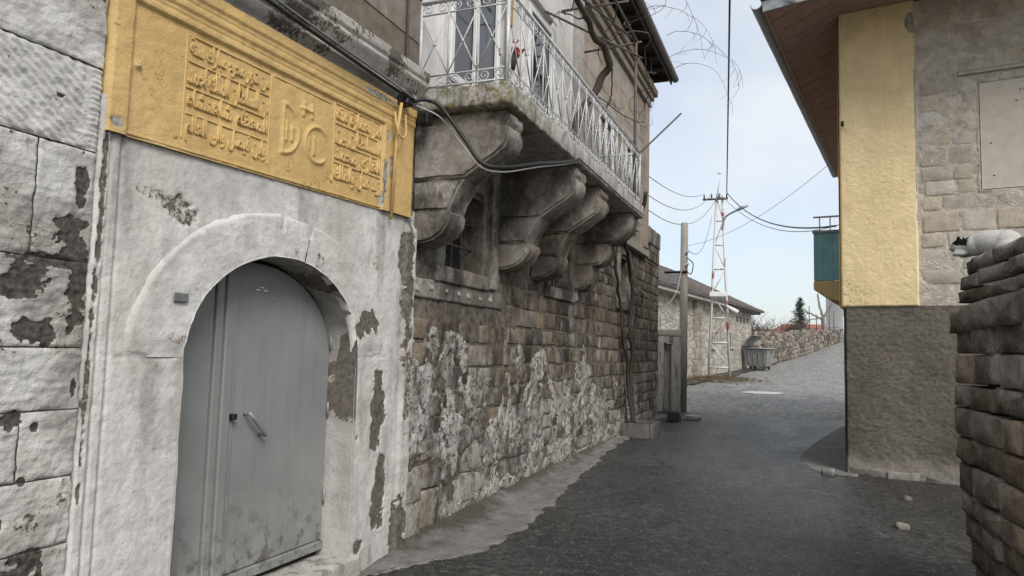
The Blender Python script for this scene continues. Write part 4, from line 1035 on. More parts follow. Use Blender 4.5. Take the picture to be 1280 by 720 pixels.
# ================================================================== yellow house on the right
P0 = Vector((.52, 10.5, 0)); A1 = math.radians(9.1)
ru = Vector((math.cos(A1), -math.sin(A1), 0)); rn = Vector((-math.sin(A1), -math.cos(A1), 0)); A2 = math.radians(7.6)
rs_ = Vector((math.sin(A2), math.cos(A2), 0)); rsn = Vector((-math.cos(A2), math.sin(A2), 0)); ZV = Vector((0, 0, 1))
YH = empty('yellow_house', P0, label='house with yellow roughcast corner over brown render and wide brown eave', cat='house')
def yp(name, me, mat, parent=None, **k): return link(name, me, mat, parent or YH, **k)
def onR(P, off=0.0):
    def f(u, v, h): return P.x+ru.x*u+rn.x*(h+off), P.y+ru.y*u+rn.y*(h+off), v
    return f
yp('core', obox(P0, ru, rs_, ZV, (.03, 6.0), (.06, 9.0), (-.5, 6.28)), M_BROWN)
def yfn(U, V):
    pe = .02+0*U; pe = np.maximum(pe, .8*blob(U, V, .84, 5.98, .07, .15, 700, .35, 9)); pe = np.maximum(pe, .6*blob(U, V, .87, 4.5, .012, 1.4, 702, .8, 7))
    e = np.minimum(np.minimum(U+.035, .885+.012*(fbm(V, V*0, 711, 3, 3)-.5)-U), V-2.272-.02*(fbm(U, U*0, 712, 5, 4)-.5))
    return .012*(fbm(U, V, 703, 2.2, 4)-.5)+.009*(fbm(U, V, 704, 26, 3)-.5)-.05*(1-sst(e, 0, .02)), {'peel': pe, 'stain': 0*U}
relief('yellow_render', np.arange(-.035, .90, .0125), np.arange(2.265, 6.31, .0145), yfn, onR(P0, .035), M_YWALL, YH)
relief('yellow_side_render', np.linspace(0, 8.6, 60), np.linspace(2.27, 6.3, 40), lambda U, V: (.01*(fbm(U, V, 706, 3, 3)-.5), {'peel': 0*U+.02, 'stain': 0*U}),
       lambda u, v, h: (P0.x-.02+rs_.x*u+rsn.x*(h+.03), P0.y+rs_.y*u+rsn.y*(h+.03)-.03, v), M_YWALL, YH)
def bfn(U, V):
    h = .03*(fbm(U, V, 721, 2.5, 4)-.5)+.012*(fbm(U*.8, V*1.6, 722, 13, 4)-.5)+.014*(fbm(U, V, 723, 36, 3)-.5)
    h = h + .05*sst(.36-V+.15*(fbm(U, V, 724, 4, 3)-.5), 0, .2)
    return h-.06*(1-sst(U, -.01, .03)), {}
relief('brown_render', np.arange(-.012, 1.9, .013), np.arange(-.1, 2.30, .0135), bfn, onR(P0, .012), M_BROWN, YH)
relief('brown_side_render', np.linspace(0, 8.6, 90), np.linspace(-.1, 2.3, 40), lambda U, V: (.03*(fbm(U, V, 726, 3, 4)-.5), {}), lambda u, v, h: (P0.x+.01+rs_.x*u+rsn.x*h, P0.y+rs_.y*u+rsn.y*h, v), M_BROWN, YH)
# stone face with its smeared pointing
def pfn(U, V): return .004+.030*(fbm(U, V, 731, 5, 5, .6)-.5)+.010*(fbm(U, V, 732, 24, 3)-.5)+.014*sst(fbm(U, V, 733, 1.6, 4), .5, .62), {}
relief('pointing', np.arange(.86, 3.2, .02), np.arange(2.2, 6.3, .02), pfn, onR(P0, -.004), M_POINT, YH, hole=lambda u, v: (u > 1.56) & (u < 2.45) & (v > 3.70) & (v < 5.08))
rr = random.Random(77); RS = stones_of(M_RIGHT, 'right', 14, ch=.06, rough=.08)
z = 2.30
while z < 6.25:
    hh = rr.choice([.19, .22, .25, .28]); u = .90+rr.uniform(0, .05)
    while u < 3.1:
        w = rr.choice([.22, .28, .36, .44]); u2 = min(u+w, 3.15)
        inw = u2 > 1.50 and u < 2.5 and z+hh > 3.66 and z < 5.14
        if inw and u < 1.50: u2 = 1.50; inw = u2-u < .1
        if not inw:
            c = P0+ru*((u+u2)/2)+rn*(-.045)+ZV*(z+hh/2)
            put_stone('house_stone', RS, c, ru, rn, (u2-u)*.95, hh*.94, rr.uniform(.046, .058), YH, rr, .03)
        u = u2
    z += hh
BW = yp('blocked_window', obox(P0, ru, rn, ZV, (1.575, 2.44), (-.02, .012), (3.72, 5.06), .006), M_INFILL)
def ffn(U, V):
    e = np.minimum(np.minimum(U-1.50, 2.55-U), np.minimum(V-3.64, 5.16-V))+.05*(fbm(U, V, 741, 7, 4)-.5)
    i = np.minimum(np.minimum(U-1.575, 2.44-U), np.minimum(V-3.72, 5.06-V))
    return -.02+.03*sst(e, 0, .05)+.006*(fbm(U, V, 742, 14, 3)-.5)-.035*sst(i, -.01, .01), {}
relief('window_margin', np.arange(1.46, 2.6, .014), np.arange(3.60, 5.2, .014), ffn, onR(P0, 0), M_POINT, BW)
for k in range(10):
    a = 1.66+rr.random()*.7; b = 3.85+rr.random()*1.1
    yp('pit', obox(P0, ru, rn, ZV, (a, a+.022), (.010, .0135), (b, b+.014)), M_DARK, BW)
yp('relieving_slab', obox(P0, ru, rn, ZV, (1.36, 2.75), (-.03, .035), (5.19, 5.245), .012), M_RIGHT)
for k, (a, b) in enumerate(((.05, .46), (.48, .86), (.88, 1.35), (1.37, 1.9))):
    q = P0+ru*((a+b)/2)+ZV*(.15-.025*k)
    put_stone('plinth_stone', stones_of(M_DRYTOP, 'plinth', 6, ch=.12, rough=.2, cdp=.6), q, ru, rn, b-a, .13+.05*(k % 2), .10+.03*(k % 2), YH, rr, .10)
# eave: sloping boarded soffit, fascia, zinc gutter in lengths
def eave_pt(a, b, z): return P0+ru*a+rs_*b+ZV*z
EO, EF = -.80, -1.25
so_me = [eave_pt(-.03, EF, 6.12), eave_pt(-.03, 8.6, 6.30), eave_pt(EO, 8.6, 5.98), eave_pt(EO, EF, 5.98)]
nb = 26
for k in range(nb):
    t0 = EF+.005+(8.6-EF)*k/nb; t1 = EF+(8.6-EF)*(k+1)/nb-.012
    zi = 6.24
    A = [eave_pt(.02, t0, 6.30), eave_pt(.02, t1, 6.30), eave_pt(EO+.04, t1, 6.0), eave_pt(EO+.04, t0, 6.0)]
    V = A+[p+ZV*.02 for p in A]
    yp('soffit_board', mesh(V, [(0, 3, 2, 1), (4, 5, 6, 7), (0, 1, 5, 4), (1, 2, 6, 5), (2, 3, 7, 6), (3, 0, 4, 7)]), M_SOFFIT)
A = [eave_pt(.021, EF+.01, 6.302), eave_pt(.021, .10, 6.302), eave_pt(4, .10, 6.302), eave_pt(4, EF+.01, 6.302)]
V = A+[p+ZV*.02 for p in A]; yp('front_soffit', mesh(V, [(0, 3, 2, 1), (4, 5, 6, 7), (0, 1, 5, 4), (1, 2, 6, 5), (2, 3, 7, 6), (3, 0, 4, 7)]), M_SOFFIT)
yp('fascia', mesh([eave_pt(EO, EF-.0, 5.98), eave_pt(EO, 8.6, 5.98), eave_pt(EO, 8.6, 6.12), eave_pt(EO, EF, 6.12), eave_pt(EO+.04, EF, 5.98), eave_pt(EO+.04, 8.6, 5.98), eave_pt(EO+.04, 8.6, 6.12), eave_pt(EO+.04, EF, 6.12)], [(0, 1, 2, 3), (4, 7, 6, 5), (0, 4, 5, 1), (3, 2, 6, 7), (0, 3, 7, 4), (1, 5, 6, 2)]), M_SOFFIT)
yp('front_fascia', mesh([eave_pt(EO, EF-.02, 5.98), eave_pt(4, EF-.02, 6.28), eave_pt(4, EF-.02, 6.42), eave_pt(EO, EF-.02, 6.12), eave_pt(EO, EF, 5.98), eave_pt(4, EF, 6.28), eave_pt(4, EF, 6.42), eave_pt(EO, EF, 6.12)], [(0, 1, 2, 3), (4, 7, 6, 5), (0, 4, 5, 1), (3, 2, 6, 7), (0, 3, 7, 4), (1, 5, 6, 2)]), M_GUTTER)
for k in range(14):
    t0 = EF-.05+k*.7; t1 = t0+.69
    yp('gutter_length', halfpipe(eave_pt(EO-.075, t0, 6.09+.003*(k % 2)), eave_pt(EO-.075, t1, 6.09+.003*(k % 2)), .075+.003*(k % 2)), M_GUTTER)
yp('roof', mesh([eave_pt(EO-.03, EF-.06, 6.15), eave_pt(EO-.03, 8.7, 6.15), eave_pt(2.5, 5.0, 7.6), eave_pt(2.5, 2.5, 7.6), eave_pt(6.5, EF-.06, 6.15), eave_pt(6.5, 8.7, 6.15)], [(0, 3, 2, 1), (0, 4, 3), (1, 2, 5), (3, 4, 5, 2)]), M_GUTTER2)
v, f = join([tube([eave_pt(-.48, EF-.05, 6.42), eave_pt(-.48, EF-.05, 6.16)], .018, 6), tube([eave_pt(-.48, EF-.05, 6.16), eave_pt(-.44, EF-.05, 6.06), eave_pt(-.40, EF-.05, 6.02)], [.035, .05, .03], 10)])
yp('eave_lamp', mesh(v, f, True), M_PVC)
v, f = join([tube([eave_pt(.02, -.05, 4.72), eave_pt(.02, -.14, 4.72)], .012, 5), tube([eave_pt(.02, -.14, 4.70), eave_pt(.02, -.14, 4.76)], .02, 6)])
yp('wire_hook', mesh(v, f, True), M_DARKST)
# teal balcony on the lane side
def bal(a, b, c, bev=.008): return obox(P0, -rsn*-1, rs_, ZV, a, b, c, bev)
BA = rsn                                              # out over the lane
def yb(name, a, b, c, mat, par=None, bev=.006): return yp(name, obox(P0+BA*.03, BA, rs_, ZV, a, b, c, bev), mat, par)
YB = yp('lane_balcony', prism([(0, 2.50), (.45, 2.62), (.70, 2.78), (.70, 2.93), (0, 2.93)], 0, 3.2, .01), M_YTRIM)
Rm = Matrix(((BA.x, rs_.x, 0, P0.x+BA.x*.03+rs_.x*3.0), (BA.y, rs_.y, 0, P0.y+BA.y*.03+rs_.y*3.0), (0, 0, 1, 0), (0, 0, 0, 1)))
YB.data.transform(Rm); YB.data.flip_normals()
yb('balcony_panel', (.66, .69), (3.03, 6.15), (2.95, 3.78), M_TEAL, YB); yb('balcony_panel', (.02, .655), (3.03, 3.06), (2.95, 3.78), M_TEAL, YB)
for k in range(9): yb('panel_rib', (.692, .702), (3.1+k*.36, 3.13+k*.36), (2.95, 3.78), M_TEAL, YB, .002)
for k in range(4): yb('panel_rib', (.10+k*.15, .125+k*.15), (3.018, 3.029), (2.95, 3.78), M_TEAL, YB, .002)
yb('top_rail', (.64, .71), (3.0, 6.18), (3.782, 3.815), M_GUTTER, YB); yb('top_rail', (.0, .638), (3.0, 3.07), (3.782, 3.815), M_GUTTER, YB)
for k in range(4): yb('rail_bar', (.08+k*.17, .095+k*.17), (3.04, 3.055), (3.815, 4.05), M_RAIL, YB, .002)
yb('upper_rail', (.0, .70), (3.035, 3.06), (4.05, 4.075), M_RAIL, YB, .002)

# concrete patch at the foot of the yellow corner
def patch(name, pts, off, mat, h=.03):
    n = len(pts); V = []
    rings = [1.0, .97, .6]
    cx = sum(p[0] for p in pts)/n; cy = sum(p[1] for p in pts)/n
    for r, dz in zip(rings, (0, h, h)):
        V += [(cx+(x-cx)*r, cy+(y-cy)*r, g(cy+(y-cy)*r)+off+dz) for x, y in pts]
    V.append((cx, cy, g(cy)+off+h)); Fs = []
    for L in range(2):
        for k in range(n): Fs.append((L*n+k, L*n+(k+1) % n, (L+1)*n+(k+1) % n, (L+1)*n+k))
    for k in range(n): Fs.append((2*n+k, 2*n+(k+1) % n, 3*n))
    return link(name, mesh(V, Fs), mat, None, kind='structure')
M_CORNERCONC = m_concrete('grey_screed', (.15, .148, .143), (.25, .247, .24), 0, 3.5, .5)
pp = catmull([(.62, 10.2), (.30, 10.32), (.05, 10.75), (-.04, 11.6), (.10, 12.8), (.34, 14.2), (.66, 15.8), (1.1, 17.4), (1.6, 17.2), (1.3, 14), (.9, 11.4)], 5)
patch('corner_screed', [(p.x, p.y) for p in pp[:-1]], .008, M_CORNERCONC, .010)
# ================================================================== dry-stone wall on the right, with the cat
DW = empty('dry_stone_wall', (1.2, 5.2, 0), label='rough dry-stone wall of dark blocks at the right edge', cat='wall')
Q0 = Vector((.965, 5.85, 0)); ad = math.radians(4.0)
du = Vector((math.sin(ad), -math.cos(ad), 0)); dn = Vector((-math.cos(ad), -math.sin(ad), 0))
def dwfill(name, a, b, c, k):
    me = rough_box(a[0], a[1], b[0], b[1], c[0], c[1], .08, .035, 7, .03, k)
    me.transform(Matrix(((du.x, dn.x, 0, Q0.x), (du.y, dn.y, 0, Q0.y), (0, 0, 1, 0), (0, 0, 0, 1)))); me.flip_normals(); link(name, me, M_DRY, DW)
dwfill('core', (.12, 4.0), (-.55, -.17), (-.2, 1.82), 2)
rd = random.Random(9); DS = stones_of(M_DRY, 'dry', 14, ch=.035, rough=.06, cdp=.80); DT = stones_of(M_DRYTOP, 'drytop', 10, ch=.035, rough=.07, cdp=.80)
z = -.15; row = 0
while z < 1.80:
    hh = rd.choice([.15, .17, .18, .20]); u = rd.uniform(-.012, .012) + (.13*max(0, .75-z)**1.2)
    while u < 2.7:
        w = rd.choice([.34, .42, .50, .60])
        c = Q0+du*(u+w/2)+dn*(-.2-.10*max(0, .7-z))+ZV*(z+hh/2+rd.uniform(-.008, .008))
        o = put_stone('wall_stone', DT if (z > 1.45 and u > .25) else DS, c, du, dn, w-.024, hh*.96, .2+rd.uniform(-.014, .014), DW, rd, .03)
        u += w
    z += hh; row += 1
# capping courses step up towards the camera
for (u, w, z, hh, d, t) in ((0.0, .28, 1.86, .155, .24, 0), (.29, .62, 1.865, .19, .25, 1), (.92, .5, 1.87, .19, .25, 1), (1.43, .55, 1.87, .19, .25, 1), (.16, .50, 2.06, .085, .22, 0), (.67, .6, 2.06, .09, .22, 1), (1.28, .6, 2.06, .09, .22, 1),
                            (.19, .36, 2.15, .095, .21, 0), (.56, .55, 2.155, .10, .21, 1), (1.12, .6, 2.155, .10, .21, 1), (.27, .12, 2.25, .095, .19, 0), (.40, .42, 2.255, .10, .2, 1), (.83, .55, 2.26, .09, .2, 1)):
    put_stone('cap_stone', DT if t else DS, Q0+du*(u+w/2)+dn*(-.22)+ZV*(z-.075+hh/2), du, dn, w*.98, hh*.96, d, DW, rd, .03)
dwfill('back_fill', (.26, 4.0), (-.52, -.19), (1.80, 2.15), 3)
dwfill('back_fill', (.06, .27), (-.48, -.20), (1.78, 1.90), 4)
# cat
def blobmesh(parts, vox=.012):
    bm = bmesh.new()
    for c, r, rot in parts:
        m = Matrix.Translation(c) @ rot.to_4x4() @ Matrix.Diagonal((*r, 1))
        bmesh.ops.create_icosphere(bm, subdivisions=3, radius=1, matrix=m)
    me = bm_mesh(bm); o = bpy.data.objects.new('tmp', me); COL.objects.link(o)
    md = o.modifiers.new('r', 'REMESH'); md.mode = 'VOXEL'; md.voxel_size = vox
    m2 = o.modifiers.new('s', 'SMOOTH'); m2.iterations = 6; m2.factor = .5
    bpy.context.view_layer.update()
    out = bpy.data.meshes.new_from_object(o.evaluated_get(bpy.context.evaluated_depsgraph_get())); bpy.data.objects.remove(o)
    out.polygons.foreach_set('use_smooth', [True]*len(out.polygons)); return out
def m_cat():
    t = NT('white_fur_black_cap'); oc = t.obj(); s = t.new('ShaderNodeSeparateXYZ'); t.l.new(oc, s.inputs[0])
    n = t.noise(90, 7, .8, t.scl(oc, (.5, 2, 2)))
    w = t.ramp(n, [(.32, (.42, .405, .38)), (.66, (.80, .79, .77))])
    hd = t.map(t.math('ADD', s.outputs[0], t.math('MULTIPLY', t.math('SUBTRACT', t.noise(25, 3, .6, oc), .5), .05)), -.060, -.074)
    cap = t.map(t.math('ADD', t.math('ADD', s.outputs[2], t.math('MULTIPLY', s.outputs[0], .25)), t.math('MULTIPLY', t.math('SUBTRACT', t.noise(30, 3, .6, oc), .5), .03)), 0.036, .044)
    col = t.mix(t.math('MULTIPLY', hd, cap), w, (.012, .011, .011))
    return t.done(col, .9, t.bump(n, 1.0, .015), spec=.15)
E3 = Matrix.Identity(3)
def rotY(a): return Matrix.Rotation(a, 3, 'Y')
def rotZ(a): return Matrix.Rotation(a, 3, 'Z')
# local x along the body, head at -x, z up
catparts = [(Vector((.06, 0, .075)), (.150, .082, .078), rotY(.08)), (Vector((.14, 0, .070)), (.085, .085, .075), E3), (Vector((-.05, 0, .068)), (.085, .070, .066), E3), (Vector((-.105, -.005, .066)), (.055, .052, .050), E3),
            (Vector((-.150, -.01, .070)), (.046, .048, .044), E3), (Vector((-.187, -.015, .056)), (.020, .024, .018), E3), (Vector((-.135, .028, .112)), (.012, .016, .024), E3), (Vector((-.135, -.045, .112)), (.012, .016, .024), E3),
            (Vector((-.13, .04, .018)), (.050, .020, .018), E3), (Vector((-.13, -.05, .018)), (.050, .020, .018), E3), (Vector((.17, -.075, .035)), (.075, .030, .034), E3), (Vector((.17, .07, .035)), (.075, .030, .034), E3),
            (Vector((.215, -.03, .020)), (.045, .022, .018), E3), (Vector((.20, -.09, .018)), (.06, .018, .016), rotZ(.5))]
cme = blobmesh(catparts, .009)
cat = link('cat', cme, m_cat(), None, label='white cat with a black cap lying on top of the dry-stone wall', cat='cat')
cpos = Q0+du*.44+dn*(-.10)+ZV*2.285
bx = (du*.62+dn*-.78).normalized(); by = ZV.cross(bx)
cat.matrix_basis = Matrix(((bx.x, by.x, 0, cpos.x), (bx.y, by.y, 0, cpos.y), (0, 0, 1, cpos.z), (0, 0, 0, 1))) @ Matrix.Diagonal((.98, 1.0, 1.05, 1))
def catpart(name, parts, mat):
    me = blobmesh(parts, .004); o = link(name, me, mat, cat); o.matrix_parent_inverse = Matrix.Identity(4); return o
catpart('eye', [(Vector((-.190, .010, .080)), (.006, .007, .006), E3)], M_YWOOD); catpart('eye', [(Vector((-.189, -.036, .080)), (.006, .007, .006), E3)], M_YWOOD)
catpart('nose', [(Vector((-.207, -.015, .062)), (.005, .007, .005), E3)], M_DKPOT)

# ================================================================== down the lane
WS = empty('plastered_wall', (-3.2, 17.4, g(17.3)), label='low plastered wall with a narrow doorway niche beyond the stone house', cat='wall')
zb = g(17.3)-.05
link('pier', rough_box(-4.3, -3.06, 17.3, 17.7, zb, 2.02, .09, .012, 4, .02, 81), M_CONC, WS)
link('pier', rough_box(-2.88, -2.66, 17.3, 17.7, zb, 2.02, .09, .012, 4, .02, 82), M_CONC, WS)
link('niche_back', box(-3.07, -2.87, 17.52, 17.66, zb, 1.85), M_CONC, WS)
link('niche_lintel', rough_box(-4.3, -2.655, 17.29, 17.7, 2.022, 2.18, .09, .01, 4, .02, 83), M_TRIM, WS)
link('niche_head', box(-3.06, -2.88, 17.305, 17.69, 1.86, 2.02), M_CONC, WS)

M_FARW = None
def m_farstone(name, cols, sc=(2.6, 2.6, 4.6), gap=(.22, .21, .19)):
    t = NT(name); p = t.scl(t.pos(), sc)
    d = t.vor(1.0, 'DISTANCE_TO_EDGE', p, 'Distance', .75); cc = t.vor(1.0, 'F1', p, 'Color', .75); s = t.new('ShaderNodeSeparateColor'); t.l.new(cc, s.inputs[0])
    col = t.ramp(s.outputs[0], [(.1, cols[0]), (.5, cols[1]), (.9, cols[2])]); n = t.noise(20, 5, .65)
    col = t.mix(t.map(n, .5, .7, 0, .5), col, cols[0]); e = t.map(d, .02, .10); col = t.mix(e, gap, col)
    return t.done(col, .92, t.bump(t.math('ADD', e, t.math('MULTIPLY', n, .4)), .9, .04), spec=.2)
M_FARHOUSE = m_farstone('pale_rubble', ((.27, .25, .215), (.38, .355, .31), (.47, .44, .39)), (2.4, 2.4, 4.2), (.40, .375, .335))
M_FARWALL = m_farstone('brown_rubble', ((.09, .075, .06), (.20, .17, .14), (.38, .34, .30)), (1.9, 1.9, 3.2), (.06, .05, .042))
M_TILE = m_plain('grey_brown_tiles', (.12, .105, .10), .85, 0, .35, 4, .4, .02)
FH = empty('stone_cottage', (-4, 33, g(33)), label='single-storey rubble-stone cottage with low grey tiled hip roof beyond the poles', cat='house')
B0 = Vector((-5.05, 24.5, 0)); B1 = Vector((-2.6, 42.0, 0)); bd = (B1-B0).normalized(); bn = Vector((bd.y, -bd.x, 0)); BL = (B1-B0).length
def fo(name, a, b, c, mat, par=None, bev=0.0): return link(name, obox(B0, bd, bn, ZV, a, b, c, bev), mat, par or FH)
fo('walls', (0, BL), (-7, 0), (-.5, 3.92), M_FARHOUSE)
fo('corner_pier', (6.1, 6.9), (-.3, .16), (-.5, 3.85), M_FARHOUSE, None, .03)
fo('cornice', (-.15, 9.6), (-.2, .42), (3.86, 4.10), M_CONC, None, .04)
fo('gutter_board', (9.61, BL+.6), (-.2, .36), (3.92, 4.05), M_GUTTER2, None, .02)
ez = 4.06
E_ = [B0+bd*-.4+bn*.5+ZV*ez, B0+bd*(BL+.75)+bn*.5+ZV*ez, B0+bd*(BL+.75)-bn*7.5+ZV*ez, B0+bd*-.4-bn*7.5+ZV*ez, B0+bd*3.0-bn*3.5+ZV*(ez+2.1), B0+bd*(BL-3.4)-bn*3.5+ZV*(ez+2.0)]
link('roof', mesh(E_+[p-ZV*.06 for p in E_[:4]], [(0, 1, 5, 4), (1, 2, 5), (2, 3, 4, 5), (3, 0, 4), (0, 6, 7, 1), (1, 7, 8, 2), (9, 8, 7, 6), (2, 8, 9, 3), (3, 9, 6, 0)]), M_TILE, FH)
rows = []
for k in range(62):                                             # tile rolls run from eave to ridge
    s = -.2+k*.31
    a = B0+bd*s+bn*.5+ZV*(ez+.01)
    t = 1.0
    if s > BL-3.4: t = max(.05, (BL+.75-s)/4.15)
    if s < 3.0: t = max(.05, (s+.4)/3.4)
    b = B0+bd*s+bn*(.5-4.0*t)+ZV*(ez+.01+2.05*t)
    rows.append(tube([a, b], .055, 5))
for rw in rows: link('tile_row', mesh(rw[0], rw[1], True), M_TILE, FH)
fo('chimney', (5.2, 5.75), (-3.4, -2.85), (5.2, 6.75), M_WPLAST, None, .02); fo('chimney_cap', (5.1, 5.85), (-3.5, -2.75), (6.76, 6.86), M_CONC, None, .02)
for (a, b, c, d) in ((9.05, 9.65, 1.98, 2.62), (12.6, 13.2, 2.05, 2.7)):
    Wd = fo('window', (a, b), (-.2, .012), (c, d), M_GLASS)
    fo('sill', (a-.12, b+.12), (-.05, .10), (c-.12, c-.002), M_CONC, Wd); fo('lintel', (a-.15, b+.15), (-.05, .03), (d+.002, d+.14), M_CONC, Wd)
    fo('bar', ((a+b)/2-.03, (a+b)/2+.03), (.0, .03), (c, d), M_WPLAST, Wd)
for k in range(4): fo('vent', (14.0+k*.8, 14.45+k*.8), (-.1, .02), (3.35, 3.62), M_TILE)

# rubble wall climbing along the road
FW = empty('roadside_wall', (-2.2, 43, g(43)), label='brown rubble retaining wall climbing along the road behind the bin', cat='wall')
P_ = [(-2.42, 42.3), (-.6, 51), (1.4, 62), (3.35, 72.5)]
pts = catmull([(x, y, 0) for x, y in P_], 14); TOP = [2.85, 3.2, 3.7, 4.22]
def wt(y): return float(np.interp(y, [p[1] for p in P_], TOP))
V, Fs = [], []
for i, p in enumerate(pts):
    for (dx, z) in ((0, g(p.y)-.3), (0, wt(p.y)+.06*math.sin(i*2.1)), (-.5, wt(p.y)+.06*math.sin(i*2.1)), (-.5, g(p.y)-.3)): V.append((p.x+dx, p.y, z))
for i in range(len(pts)-1):
    for k in range(4): Fs.append((i*4+k, (i+1)*4+k, (i+1)*4+(k+1) % 4, i*4+(k+1) % 4))
Fs += [(0, 1, 2, 3), tuple(4*(len(pts)-1)+k for k in (3, 2, 1, 0))]
link('wall_body', mesh(V, Fs), M_FARWALL, FW)
rf = random.Random(55); FSM = stones_of(m_tuff('roadside_stone', (.10, .085, .07), (.22, .19, .16), (.42, .38, .34), 5, .5, bump=.5), 'far', 10, rough=.12)
cnt = 0
for i in range(len(pts)-1):
    a, b = pts[i], pts[i+1]; L = (b-a).length; d = (b-a).normalized(); nrm = Vector((d.y, -d.x, 0)); u = 0
    zz = g(a.y); 
    while zz < wt(a.y)-.08:
        hh = rf.uniform(.22, .36); u = rf.uniform(-.1, .1)
        while u < L-.1:
            w = rf.uniform(.3, .55); c = a+d*(u+w/2)+nrm*(-.03); c.z = zz+hh/2+(g(c.y)-g(a.y))
            if cnt < 298 and rf.random() < .93:
                put_stone('rubble_stone', FSM, c, d, nrm, w*.92, hh*.9, rf.uniform(.08, .13), FW, rf, .1); cnt += 1
            u += w
        zz += hh
def post_tube(name, pts_, r, mat, label, cat_, group=None): return tag(tubeobj(name, pts_, r, mat), label, cat_, group)
for k, yy in enumerate((58.5, 61.5, 64.5, 67.5, 70.0)):
    x = float(np.interp(yy, [p[1] for p in P_], [p[0] for p in P_]))-.25
    post_tube('fence_post', [(x, yy, wt(yy)-.05), (x, yy, wt(yy)+[1.9, 1.3, 1.4, 1.9, 1.7][k])], .035, M_RUST, ['rusty post on the roadside wall nearest the conifer', 'second rusty post on the roadside wall from the conifer', 'middle of the five rusty posts on the roadside wall', 'tall rusty post on the roadside wall second from the white gate', 'rusty post on the roadside wall next to the white gate'][k], 'post', 'posts on the roadside wall')
tag(tubeobj('fence_rail', [(-.05+.0, 57, wt(57)+.2), (3.1, 71.5, wt(71)+.25)], .03, M_RUST), 'rusty iron rail running along the top of the roadside wall', 'rail')
# white gate frame at the road's top
GT = empty('white_gate', (4.3, 73, g(73)), label='white metal gate frame at the top of the road', cat='gate')
for (a, b) in (((3.55, 73, g(73)), (3.55, 73, g(73)+2.3)), ((4.25, 73, g(73)), (4.25, 73, g(73)+2.3)), ((3.55, 73, g(73)+2.25), (4.25, 73, g(73)+2.25)), ((3.55, 73, g(73)+1.0), (4.25, 73, g(73)+1.0))):
    tubeobj('frame_bar', [a, b], .07, M_PVC, GT, 4)

# wooden pole with cable box
WPX, WPY = -2.64, 17.45
WP = empty('wooden_pole', (WPX, WPY, g(17.4)), label='grey weathered wooden utility pole at the end of the stone house', cat='pole')
p = [(WPX, WPY, g(17.4)-.1), (WPX+.02, WPY, 2.0), (WPX+.03, WPY, 4.75)]
v, f = tube(p, [.105, .098, .085], 12); link('shaft', mesh(v, f, True), M_WOODPOLE, WP)
tubeobj('cross_bar', [(WPX-.42, WPY-.1, 3.55), (WPX+.12, WPY-.1, 3.56)], .03, M_DARKST, WP, 4)
link('cable_box', box(WPX-.28, WPX-.14, WPY-.2, WPY-.08, 3.25, 3.5, .01), M_GUTTER, WP)
for zz in (4.0, 3.7): tubeobj('insulator', [(WPX+.10, WPY-.1, zz), (WPX+.16, WPY-.12, zz+.08)], .03, M_PVC, WP, 6)
tubeobj('cable_coil', catmull([(WPX+.1, WPY-.1, 3.9), (WPX+.25, WPY-.1, 3.75), (WPX+.2, WPY-.1, 3.5), (WPX+.08, WPY-.12, 3.6)], 5), .012, M_BLACKCABLE, WP)
# lattice pole
LX, LY = -3.12, 30.3; lz = g(LY)
LP = empty('lattice_pole', (LX, LY, lz), label='tall white-and-rust steel lattice power pole with a street lamp arm', cat='pole')
def m_latt():
    t = NT('flaking_white_steel'); n = t.noise(1.6, 4, .6); c = t.mix(t.map(n, .56, .62), (.62, .60, .58), (.30, .10, .065)); return t.done(c, .6)
M_LATT = m_latt()
LH = 7.4
def leg(s, z): return (LX+s*(.42-.30*z/LH), LY, lz+z)
for s in (-1, 1): tubeobj('leg', [leg(s, -.1), leg(s, LH)], .052, M_LATT, LP, 4)
for k in range(9):
    z = .5+k*1.0; tubeobj('rung', [leg(-1, z), leg(1, z)], .038, M_LATT, LP, 4)
for k in range(8):
    z = .5+k*1.0; tubeobj('brace', [leg(-1 if k % 2 else 1, z), leg(1 if k % 2 else -1, z+1)], .022, M_LATT, LP, 4)
tubeobj('cross_arm', [(LX-.65, LY-.1, lz+LH), (LX+.35, LY-.1, lz+LH)], .045, M_RUST, LP, 4)
for x in (-.6, -.3, .0, .3): tubeobj('insulator', [(LX+x, LY-.1, lz+LH+.05), (LX+x, LY-.1, lz+LH+.2)], .03, M_DKPOT, LP, 6)
tubeobj('lamp_arm', catmull([(LX+.12, LY-.1, lz+6.1), (LX+.25, LY-.2, lz+6.6), (LX+.75, LY-.4, lz+6.85)], 5), .04, M_GUTTER, LP)
v, f = tube([(LX+.7, LY-.4, lz+6.82), (LX+.85, LY-.42, lz+6.90), (LX+1.15, LY-.45, lz+7.0)], [.04, .08, .05], 8); link('lamp_head', mesh(v, f, True), M_GUTTER, LP)
link('meter_box', box(LX-.35, LX+.3, LY-.35, LY-.12, lz+3.35, lz+3.55, .02), M_PVC, LP)
v, f = tube([(LX+.28, LY-.2, lz+3.0), (LX+.75, LY-.3, lz+2.72)], [.05, .09], 8); link('floodlight', mesh(v, f, True), M_PVC, LP)
